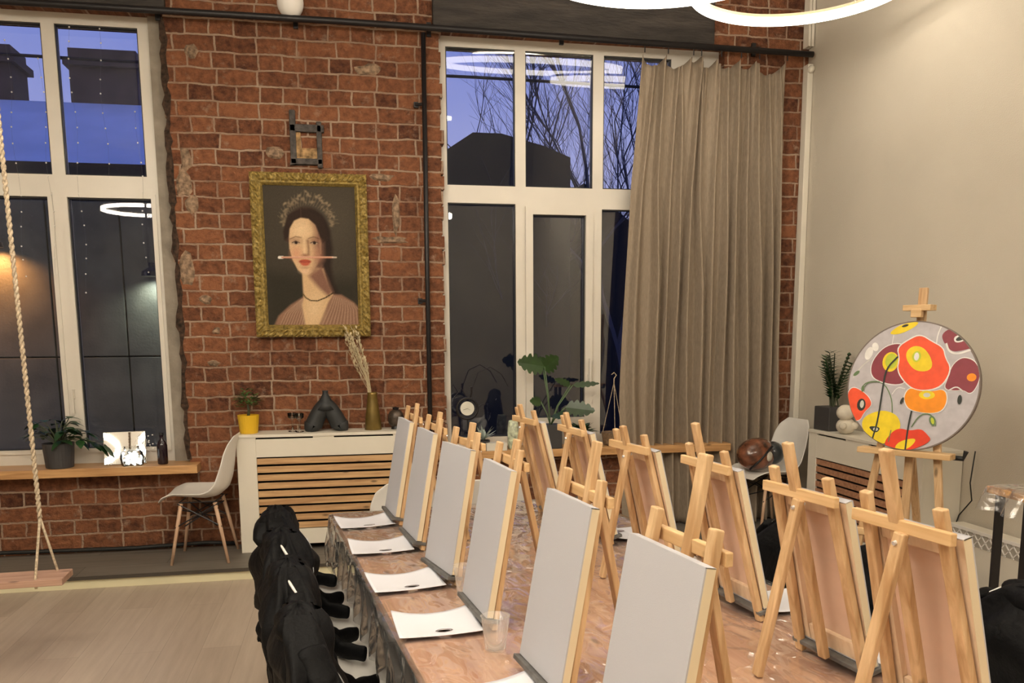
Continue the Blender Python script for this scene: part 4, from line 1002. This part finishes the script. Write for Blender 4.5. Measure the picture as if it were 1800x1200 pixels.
# bushy plant on the left window board
o = empty('potted_plant', (-1.905, 6.05, SZ), 0, 'dark leafy plant in a dark pot on the left window board, behind the rope', 'plant')
potmesh(o, 'r', .098, .165, M['pot'], .085)
rnd = random.Random(5); lf = MB(); stm = MB()
for i in range(34):
    a = rnd.uniform(0, 2*PI); el_ = rnd.uniform(.15, 1.2); L_ = rnd.uniform(.09, .21)
    tip = Vector((math.cos(a)*math.cos(el_)*L_*1.25, math.sin(a)*math.cos(el_)*L_*.5, math.sin(el_)*L_))
    b0 = Vector((0, 0, .15)); stm.tube([b0, b0+tip*.6+Vector((0, 0, .02)), b0+tip], .003, 5)
    for q in range(2): leaf_blade(lf, b0+tip, (math.cos(a+q-.5), math.sin(a+q-.5)*.6, rnd.uniform(-.3, .5)), rnd.uniform(.06, .10), rnd.uniform(.04, .065), .35)
stm.tube([(0, 0, .15), (.12, -.02, .20), (.24, -.03, .165)], .004, 5)
for q in range(9): leaf_blade(lf, (.14+.018*q, -.02, .19-.006*q), (rnd.uniform(-.4, 1), rnd.uniform(-.5, .3), rnd.uniform(-1, .5)), .085, .06, .2)
lf.build('foliage', M['leaf'], o, smooth=True); stm.build('stems', M['stem'], o)
# mirror tile + lit jar + bottle
o = empty('mirror_tile', (-1.50, 6.075, SZ), R(8), 'square mirror tile leaning against the left window, reflecting the ring lights', 'mirror')
rt = Matrix.Rotation(R(-17), 3, 'X')
MB().box((0, .026, .112), (.262, .008, .222), rt).build('backing', M['white'], o, bevel=.001)
MB().box((0, .0215, .112), (.256, .002, .216), rt).build('mirror_face', M['mirror'], o)
o = empty('lit_jar', (-1.435, 5.985, SZ), 0, 'glass jar filled with shining fairy lights in front of the mirror tile', 'jar')
o.scale = (1.35, 1.0, 1.12)
MB().lathe([(.040, 0), (.052, .01), (.056, .05), (.050, .085), (.036, .10), (.036, .118), (.040, .12)], n=28).build('glass', M['clear'], o, smooth=True)
jm = MB(); rnd = random.Random(2)
for i in range(60):
    a = rnd.uniform(0, 2*PI); q = rnd.uniform(0, .040); jm.ball((q*math.cos(a), q*math.sin(a), rnd.uniform(.012, .085)), rnd.uniform(.005, .009), 4)
jm2 = jm.build('fairy_lights', M['jarlit'], o, smooth=True)
jm = MB()
for i in range(16): jm.ball((.05+rnd.uniform(-.02, .05), rnd.uniform(0, .04), .12+rnd.uniform(-.03, .07)), .004, 4)
jm.tube([(.0, 0, .10), (.03, .0, .17), (.07, .02, .16), (.06, .03, .10), (.09, .02, .08)], .0012, 4)
jm.build('loose_bulbs', M['fairy'], o, smooth=True)
o = empty('dark_bottle', (-1.255, 6.05, SZ), 0, 'small dark glass bottle at the right end of the left window board', 'bottle')
MB().lathe([(.030, 0), (.034, .008), (.034, .13), (.026, .155), (.013, .17), (.013, .20)], n=24).build('body', M['bottle'], o, smooth=True)
MB().lathe([(.016, .198), (.016, .215)], n=20).build('cap', M['black'], o)
# fairy light curtain in the left window
o = empty('fairy_light_curtain', (0, YW-.075, 0), 0, 'curtain of tiny fairy lights hanging before the left window panes', 'fairy lights')
for x, zt_, zb_ in ((-1.68, 3.5, 1.76), (-1.50, 3.5, 2.5), (-1.30, 3.0, 1.9), (-1.86, 3.3, 1.85), (-2.05, 3.4, 1.9), (-2.22, 3.45, 2.2)):
    m = MB(); z = zt_; q = 0; pts = []
    while z > zb_: pts.append((x+.012*math.sin(z*9+x*7), 0, z)); m.ball(pts[-1], .0055, 4); z -= .105+.02*math.sin(z*23)
    m.mi = 1; m.tube(pts, .0005, 4); m.build('light_strand', [M['fairy'], M['wire']], o)
CT = .08+.807
# yellow pot bonsai
o = empty('potted_plant', (-.672, 5.965, CT), 0, 'small round-headed green plant in a shiny yellow pot on the slatted cover', 'plant')
potmesh(o, 'r', .072, .125, M['yellow'], .060)
MB().tube([(0, 0, .11), (.006, 0, .155), (0, 0, .20)], [.011, .009, .006], 8).build('stem', M['stem'], o, smooth=True)
lf = MB(); rnd = random.Random(9)
for i in range(170):
    a = rnd.uniform(0, 2*PI); t = math.acos(rnd.uniform(-.7, 1)); q = rnd.uniform(.4, 1)
    pt_ = Vector((.085*q*math.sin(t)*math.cos(a), .07*q*math.sin(t)*math.sin(a), .225+.075*q*math.cos(t)))
    leaf_blade(lf, pt_, (math.cos(a), math.sin(a), rnd.uniform(-.2, .9)), .035, .02, .2, n=3)
lf.build('foliage', M['leaf2'], o, smooth=True)
# glass candle holders
gh = empty('glass_holder', (0, 0, 0))
MB().lathe([(.028, 0), (.030, .004), (.006, .012), (.005, .07), (.010, .085), (.030, .10), (.032, .13), (.029, .13), (.028, .103), (.0001, .09)], n=24).build('glass', M['clear'], gh, smooth=True)
for i, (x, y, l) in enumerate(((-.385, 5.99, 'clear glass candle holder on the slatted cover, left one beside the black vase'), (-.335, 5.95, 'clear glass candle holder on the slatted cover, right one touching the black vase side'))):
    c_ = place(gh, x, y, CT, 0, l, 'glass candle holders', i == 0); c_['category'] = 'candle holder'
# arch vase
o = empty('arch_vase', (-.155, 5.98, CT), 0, 'matte black arch-shaped ceramic vase on the slatted radiator cover', 'vase')
pts = []; rs = []
for i in range(37):
    t = i/36; a = PI*t
    x = -.092*math.cos(a); z = .03+.145*(1-abs(math.cos(a))**1.5)
    if t < .08 or t > .92: z = .045+(.02 if False else 0)
    pts.append((x, 0, z)); rs.append(.063-.008*math.sin(a))
pts = [(-.088, 0, .002)]+[(-.094, 0, .025)]+pts[2:-2]+[(.094, 0, .025)]+[(.088, 0, .002)]; rs = [.052, .058]+rs[2:-2]+[.058, .052]
vb = MB().tube(pts, rs, 20)
vb.build('body', M['donut'], o, smooth=True)
MB().lathe([(.075, .150), (.055, .190), (.034, .230), (.020, .255), (.019, .272), (.022, .280), (.015, .280), (.013, .262)], n=24).build('neck', M['donut'], o, smooth=True)
# brass vase with dried grass
o = empty('brass_vase', (.165, 5.985, CT), 0, 'tall tapered brass vase on the slatted radiator cover', 'vase')
MB().lathe([(.058, 0), (.060, .004), (.050, .10), (.038, .20), (.033, .245), (.037, .262), (.034, .262), (.029, .24), (.029, .1)], n=28).build('body', M['brass'], o, smooth=True)
o = empty('dried_grass', (.165, 5.985, CT+.1), 0, 'bundle of pale dried grass ears standing in the brass vase', 'dried grass')
st = MB(); er = MB(); rnd = random.Random(11)
for i in range(34):
    a = rnd.uniform(-1, 1); L_ = rnd.uniform(.36, .60); lx = -.14*(L_/.6)+a*.055; ly = rnd.uniform(-.04, .02)
    p0 = Vector((rnd.uniform(-.015, .015), rnd.uniform(-.015, .015), 0)); p2 = Vector((lx, ly, L_)); p1 = Vector((lx*.25, ly*.3, L_*.5))
    st.tube([p0, p1, p2], .0011, 4)
    dd = (p2-p1).normalized()
    for q in range(9):
        c_ = p1+(p2-p1)*(.45+.6*q/8); leaf_blade(er, c_, dd+Vector((rnd.uniform(-.7, .7), rnd.uniform(-.7, .7), rnd.uniform(-.1, .3))), .030, .012, 0, n=2)
st.build('stalks', M['straw'], o); er.build('ears', M['straw'], o)
# lantern + small tag stand
o = empty('metal_lantern', (.325, 5.99, CT), 0, 'small round dark metal lantern beside the brass vase', 'lantern')
MB().ball((0, 0, .075), .058, 10, (1, .9, 1.15)).build('body', mat('aged metal', (.10, .075, .06), .4, metal=.6, var=.7, vscale=30), o, smooth=True)
MB().lathe([(.02, .135), (.024, .15), (.0001, .158)], n=14).build('lid', M['dark'], o); MB().lathe([(.035, 0), (.03, .02)], n=16).build('foot', M['dark'], o)
# second window board: clock, metal leaf, box, patterned vase, monstera, hanger
S2 = .712
o = empty('table_clock', (.838, 6.02, S2), 0, 'small clock with pale round dial and dark wire scrolls on the right window board', 'clock')
MB().tube([(.075*math.cos(R(a)), 0, .305+.075*math.sin(R(a))) for a in range(0, 360, 15)], .010, 8, closed=True).build('case_ring', M['dark'], o, smooth=True)
MB().tube([(0, .012, .305), (0, -.006, .305)], .050, 28).build('dial', M['paper'], o)
MB().beam((0, -.008, .305), (.022, -.008, .292), .004, .001).beam((0, -.008, .305), (-.03, -.008, .296), .003, .001).build('hands', M['black'], o)
wm = MB(); wm.tube([(0, 0, .23), (.01, 0, .12), (0, 0, .0)], .006, 8)
wm.tube([(0, 0, .38), (-.04, 0, .45), (-.08, 0, .40), (-.10, 0, .37)], .004, 6); wm.tube([(.02, 0, .38), (.03, 0, .42), (.03, 0, .46)], .009, 6); wm.tube([(.06, 0, .30), (.11, 0, .335), (.13, 0, .33)], .004, 6)
wm.tube([(.02, 0, .40), (.08, 0, .56), (.17, 0, .60), (.25, 0, .55), (.30, 0, .46)], .004, 6)
wm.lathe([(.05, 0), (.05, .008)], n=20); wm.build('wire_stand', M['dark'], o)
o = empty('silver_plant', (.955, 6.04, S2), 0, 'spiky silver-green succulent in a dark pot right of the clock', 'plant')
potmesh(o, 'r', .05, .07, M['pot'], .04); lf = MB(); rnd = random.Random(4)
for i in range(26):
    a = rnd.uniform(0, 2*PI); leaf_blade(lf, (0, 0, .07), (math.cos(a), math.sin(a), rnd.uniform(.3, 2)), rnd.uniform(.09, .15), .018, .1)
lf.build('foliage', mat('silver leaf', (.42, .50, .46), .35), o)
tag(MB().b2(-.075, .075, -.05, .05, 0, .055).build('white_box', M['white'], bevel=.003, loc=(1.04, 6.0, S2)), 'low white box on the right window board beside the succulent', 'box')
o = empty('patterned_vase', (1.175, 6.03, S2), 0, 'slim white vase with green pattern on the right window board', 'vase')
MB().lathe([(.035, 0), (.04, .01), (.042, .12), (.035, .2), (.03, .21), (.026, .2)], n=24).build('body', mat('speckled glaze', (.55, .60, .45), .3, var=.8, vscale=28), o, smooth=True)
tag(MB().b2(-.05, .05, -.05, .05, 0, .14).build('white_planter', M['white'], bevel=.004, loc=(1.335, 6.05, S2)), 'plain white cube planter left of the monstera pot', 'planter')
o = empty('potted_monstera', (1.455, 6.03, S2), 0, 'monstera with broad leaves in a dark square pot on the right window board', 'plant')
potmesh(o, 'sq', .072, .175, M['pot']); st = MB(); lf = MB()
def mleaf(p, d, L_, w_): 
    d = Vector(d).normalized(); s = d.cross(Vector((0, -1, .3))).normalized(); nrm = s.cross(d); p = Vector(p); n_ = 16
    pts = []
    for i in range(n_):
        t = i/(n_-1); wd = w_*.5*math.sin(PI*t**.75)**.6*(1-.35*(i % 3 == 1)); pts.append((t, wd))
    for sg in (-1, 1):
        for (a, wa), (b, wb_) in zip(pts, pts[1:]):
            m0 = p+d*L_*a; m1 = p+d*L_*b
            lf.poly([m0, m1, m1+s*sg*wb_+nrm*.15*wb_, m0+s*sg*wa+nrm*.15*wa])
for (tip, dr, L_, w_) in (((-.05, -.03, .60), (-.9, -.2, .15), .22, .16), ((-.06, -.02, .58), (.5, -.5, .5), .16, .14), ((.16, -.03, .46), (.9, -.1, .05), .20, .05), ((.15, .0, .46), (-.8, -.2, .3), .14, .06), ((.10, -.05, .30), (.9, -.4, -.1), .22, .13), ((.03, -.06, .26), (.2, -.9, -.2), .14, .12), ((-.07, 0, .34), (-.8, -.3, .1), .10, .08)):
    st.tube([(0, 0, .16), (tip[0]*.35, tip[1]*.5, .16+(tip[2]-.16)*.5), tip], .0045, 6); mleaf(tip, dr, L_, w_)
st.build('stems', mat('pale stem', (.10, .16, .07), .5), o, smooth=True); lf.build('leaves', mat('monstera leaf', (.022, .055, .012), .35, var=.4, vscale=10), o)
o = empty('potted_plant', (1.70, 6.06, S2), 0, 'low green bushy plant in a pot right of the monstera', 'plant')
potmesh(o, 'r', .07, .09, M['pot'], .055); lf = MB(); rnd = random.Random(8)
for i in range(60):
    a = rnd.uniform(0, 2*PI); leaf_blade(lf, (.03*math.cos(a), .03*math.sin(a), .09+rnd.uniform(0, .04)), (math.cos(a), math.sin(a), rnd.uniform(0, 1.6)), rnd.uniform(.06, .12), .035, .3)
lf.build('foliage', M['leaf'], o, smooth=True)
o = empty('hanging_basket', (1.95, 6.06, S2), 0, 'small wicker hanging basket with wire hook near the curtain edge', 'basket')
MB().lathe([(.05, 0), (.075, .01), (.09, .09), (.092, .10), (.08, .09)], n=24).build('bowl', mat('wicker', (.22, .14, .08), .8, var=.5, vscale=50), o)
hm = MB()
for a in (0, 120, 240): hm.tube([(.088*math.cos(R(a+20)), .088*math.sin(R(a+20)), .09), (.0, 0, .47)], .0025, 5)
hm.tube([(0, 0, .46), (.0, 0, .50), (.018, 0, .525), (.0, 0, .545), (-.02, 0, .53)], .004, 6); hm.build('hanger', M['rope'], o)

# corner: ZZ plant, figurine, helmet
CT2 = .08+.79
o = empty('potted_plant', (3.30, 5.33, CT2), R(5), 'upright glossy plant in a dark square pot on the cover by the beige wall', 'plant')
MB().prism([(-.085, -.085, 0), (.085, -.085, 0), (.085, .085, 0), (-.085, .085, 0)], (0, 0, .165)).build('pot', M['pot'], o, bevel=.006)
st = MB(); lf = MB(); rnd = random.Random(6)
for i in range(11):
    a = rnd.uniform(0, 2*PI); sp_ = rnd.uniform(.03, .15); L_ = rnd.uniform(.22, .40)
    tip = Vector((-abs(math.cos(a))*sp_ if i % 2 else math.cos(a)*sp_, math.sin(a)*sp_, L_)); tip.x = min(tip.x, .09)
    P0 = Vector((rnd.uniform(-.03, .03), rnd.uniform(-.03, .03), .15)); pts = [P0, P0+tip*.5*Vector((.6, .6, 1)).x+Vector((0, 0, L_*.1)), P0+tip]
    pts = [P0, Vector((P0.x+tip.x*.3, P0.y+tip.y*.3, .15+L_*.5)), P0+tip]
    st.tube(pts, [.006, .005, .003], 6)
    for q in range(12):
        t = .25+.75*q/11; c_ = pts[0]*(1-t)**2+pts[1]*2*t*(1-t)+pts[2]*t*t
        ang = rnd.uniform(0, PI)
        for s_ in (-1, 1): leaf_blade(lf, c_, (s_*.9*math.cos(a+1.57), s_*.9*math.sin(a+1.57)-.2, .45), .062, .024, .1, n=4)
st.build('stems', M['stem'], o); lf.build('foliage', M['leaf'], o, smooth=True)
o = empty('stone_figurine', (3.25, 5.08, CT2), 0, 'pale round-headed stone figurine between the square pot and the painting', 'figurine')
MB().ball((0, 0, .055), .062, 12, (1, 1, .9)).build('body', M['stone'], o, smooth=True)
MB().ball((-.015, -.01, .145), .056, 12, (1, 1, .95)).build('head', M['stone'], o, smooth=True)
MB().ball((-.05, -.045, .06), .025, 8).ball((.03, -.05, .06), .025, 8).build('arms', M['stone'], o, smooth=True)
o = empty('motorcycle_helmet', (2.995, 5.76, .08+.445), R(20), 'brown patterned helmet with dark round visor lying on the corner chair', 'helmet')
def hs(u, v):
    a = 2*PI*u; t = PI*v*.86; q = math.sin(t)
    return (-.02+.165*q*math.cos(a)-.02, .125*q*math.sin(a), .125+.125*math.cos(t)*(1 if math.cos(t) > 0 else .95))
MB().grid(hs, 36, 18).build('shell', M['copper'], o, smooth=True)
MB().ball((.065, -.055, .135), .088, 12).build('visor', M['visor'], o, smooth=True)
MB().tube([(-.17, -.06, .03), (-.12, -.11, .10), (-.02, -.13, .20)], .008, 8).build('rim', M['dark'], o, smooth=True)
MB().ball((-.035, -.115, .125), .034, 8, (1, .5, 1.1)).build('badge', M['stone'], o, smooth=True)

# convector heater, side table, charger cable
o = empty('convector_heater', (3.33, 3.35, .08), 0, 'low white heater with lattice grille at the foot of the beige wall', 'heater')
MB().b2(0, .10, 0, .80, .03, .39).build('casing', M['white'], o, bevel=.006)
gm = MB()
for i in range(14):
    for s in (-1, 1):
        y0 = .02+i*.056; gm.beam((-.004, y0, .30), (-.004, y0+s*.07+(0 if s > 0 else .07), .375) if s > 0 else (-.004, y0, .375), .006, .006, up=(1, 0, 0)) if s > 0 else gm.beam((-.004, y0+.07, .30), (-.004, y0, .375), .006, .006, up=(1, 0, 0))
gm.b2(-.008, .0, 0, .80, .375, .392); gm.build('grille', M['shell'], o)
MB().b2(-.003, -.0005, .01, .79, .30, .372).build('grille_shadow_panel', mat('grille back', (.40, .37, .32), .7), o)
for y in (.06, .74): MB().b2(.02, .08, y-.02, y+.02, 0, .03).build('foot', M['dark'], o)
MB().tube([(-.03, .18, .05), (-.03, .06, .05)], .018, 10).ball((-.03, .2, .05), .026, 8).build('valve', M['zip'], o, smooth=True)
o = empty('side_table', (2.42, 2.62, 0), R(-4), 'narrow wooden table with black square legs at the right edge of the photo', 'table')
MB().b2(-.02, .75, -.02, .19, .925, .952).build('tabletop', M['sill'], o, bevel=.002)
for x, y in ((.03, .0), (.70, .0), (.03, .17), (.70, .17)): MB().b2(x-.016, x+.016, y-.002, y+.03 if y < .1 else y+.012, 0, .925).build('leg', M['dark'], o)
o = empty('film_scrap', (2.42, 2.62, .955), R(-4), 'crumpled strip of clear film over the corner of the narrow side table', 'plastic film')
def fs(u, v):
    x = -.10+.30*u; y = -.03+.2*v; z = .004+.004*noise.noise(Vector((x*30, y*30, 0)))
    if x < -.02: z -= (-.02-x)*1.1; x = -.028-.02*math.sin(v*9)-(-.02-x)*.5
    return (x, y, z)
MB().grid(fs, 24, 16).build('sheet', M['film'], o, smooth=True)
tag(MB().tube([(3.43, 4.10, .88), (3.42, 4.11, .70), (3.43, 4.10, .6), (3.42, 4.18, .5), (3.43, 4.22, .42), (3.42, 4.15, .36), (3.43, 4.13, .2), (3.42, 4.12, .09)], .004, 6).build('charger_cable', M['black'], smooth=True), 'thin black cable hanging down the beige wall behind the painting', 'cable')

# ------------------------------------------------------------------ rope swing
o = empty('rope_swing', (-1.545, 4.1, .43), R(2), 'wooden plank swing on twisted ropes at the left edge of the photo', 'swing')
MB().b2(-.27, .245, -.09, .09, .0, .032).build('seat', M['swing'], o, bevel=.004)
def rope(ax, ay, bx, by, z0, z1, r=.009):
    m = MB()
    for ph in (0, PI):
        pts = []; n_ = int((z1-z0)*90)
        for i in range(n_+1):
            t = i/n_; a = t*(z1-z0)*2*PI/.06+ph
            pts.append((ax+(bx-ax)*t+r*.62*math.cos(a), ay+(by-ay)*t+r*.62*math.sin(a), z0+(z1-z0)*t))
        m.tube(pts, r*.72, 6)
    return m
rope(.15, 0, .10, 0, .30, CZ-.43).build('rope', M['rope'], o, smooth=True)
MB().tube([(.150, .0, .30), (.130, -.07, .03), (.130, -.07, -.012)], .006, 7).tube([(.150, .0, .30), (.185, .07, .03), (.185, .07, -.012)], .006, 7).build('rope_fork', M['rope'], o, smooth=True)
rope(-.22, 0, -.20, 0, .30, CZ-.43).build('rope', M['rope'], o, smooth=True)
MB().tube([(-.220, .0, .30), (-.24, -.07, .03), (-.24, -.07, -.012)], .006, 7).tube([(-.220, .0, .30), (-.20, .07, .03), (-.20, .07, -.012)], .006, 7).build('rope_fork', M['rope'], o, smooth=True)
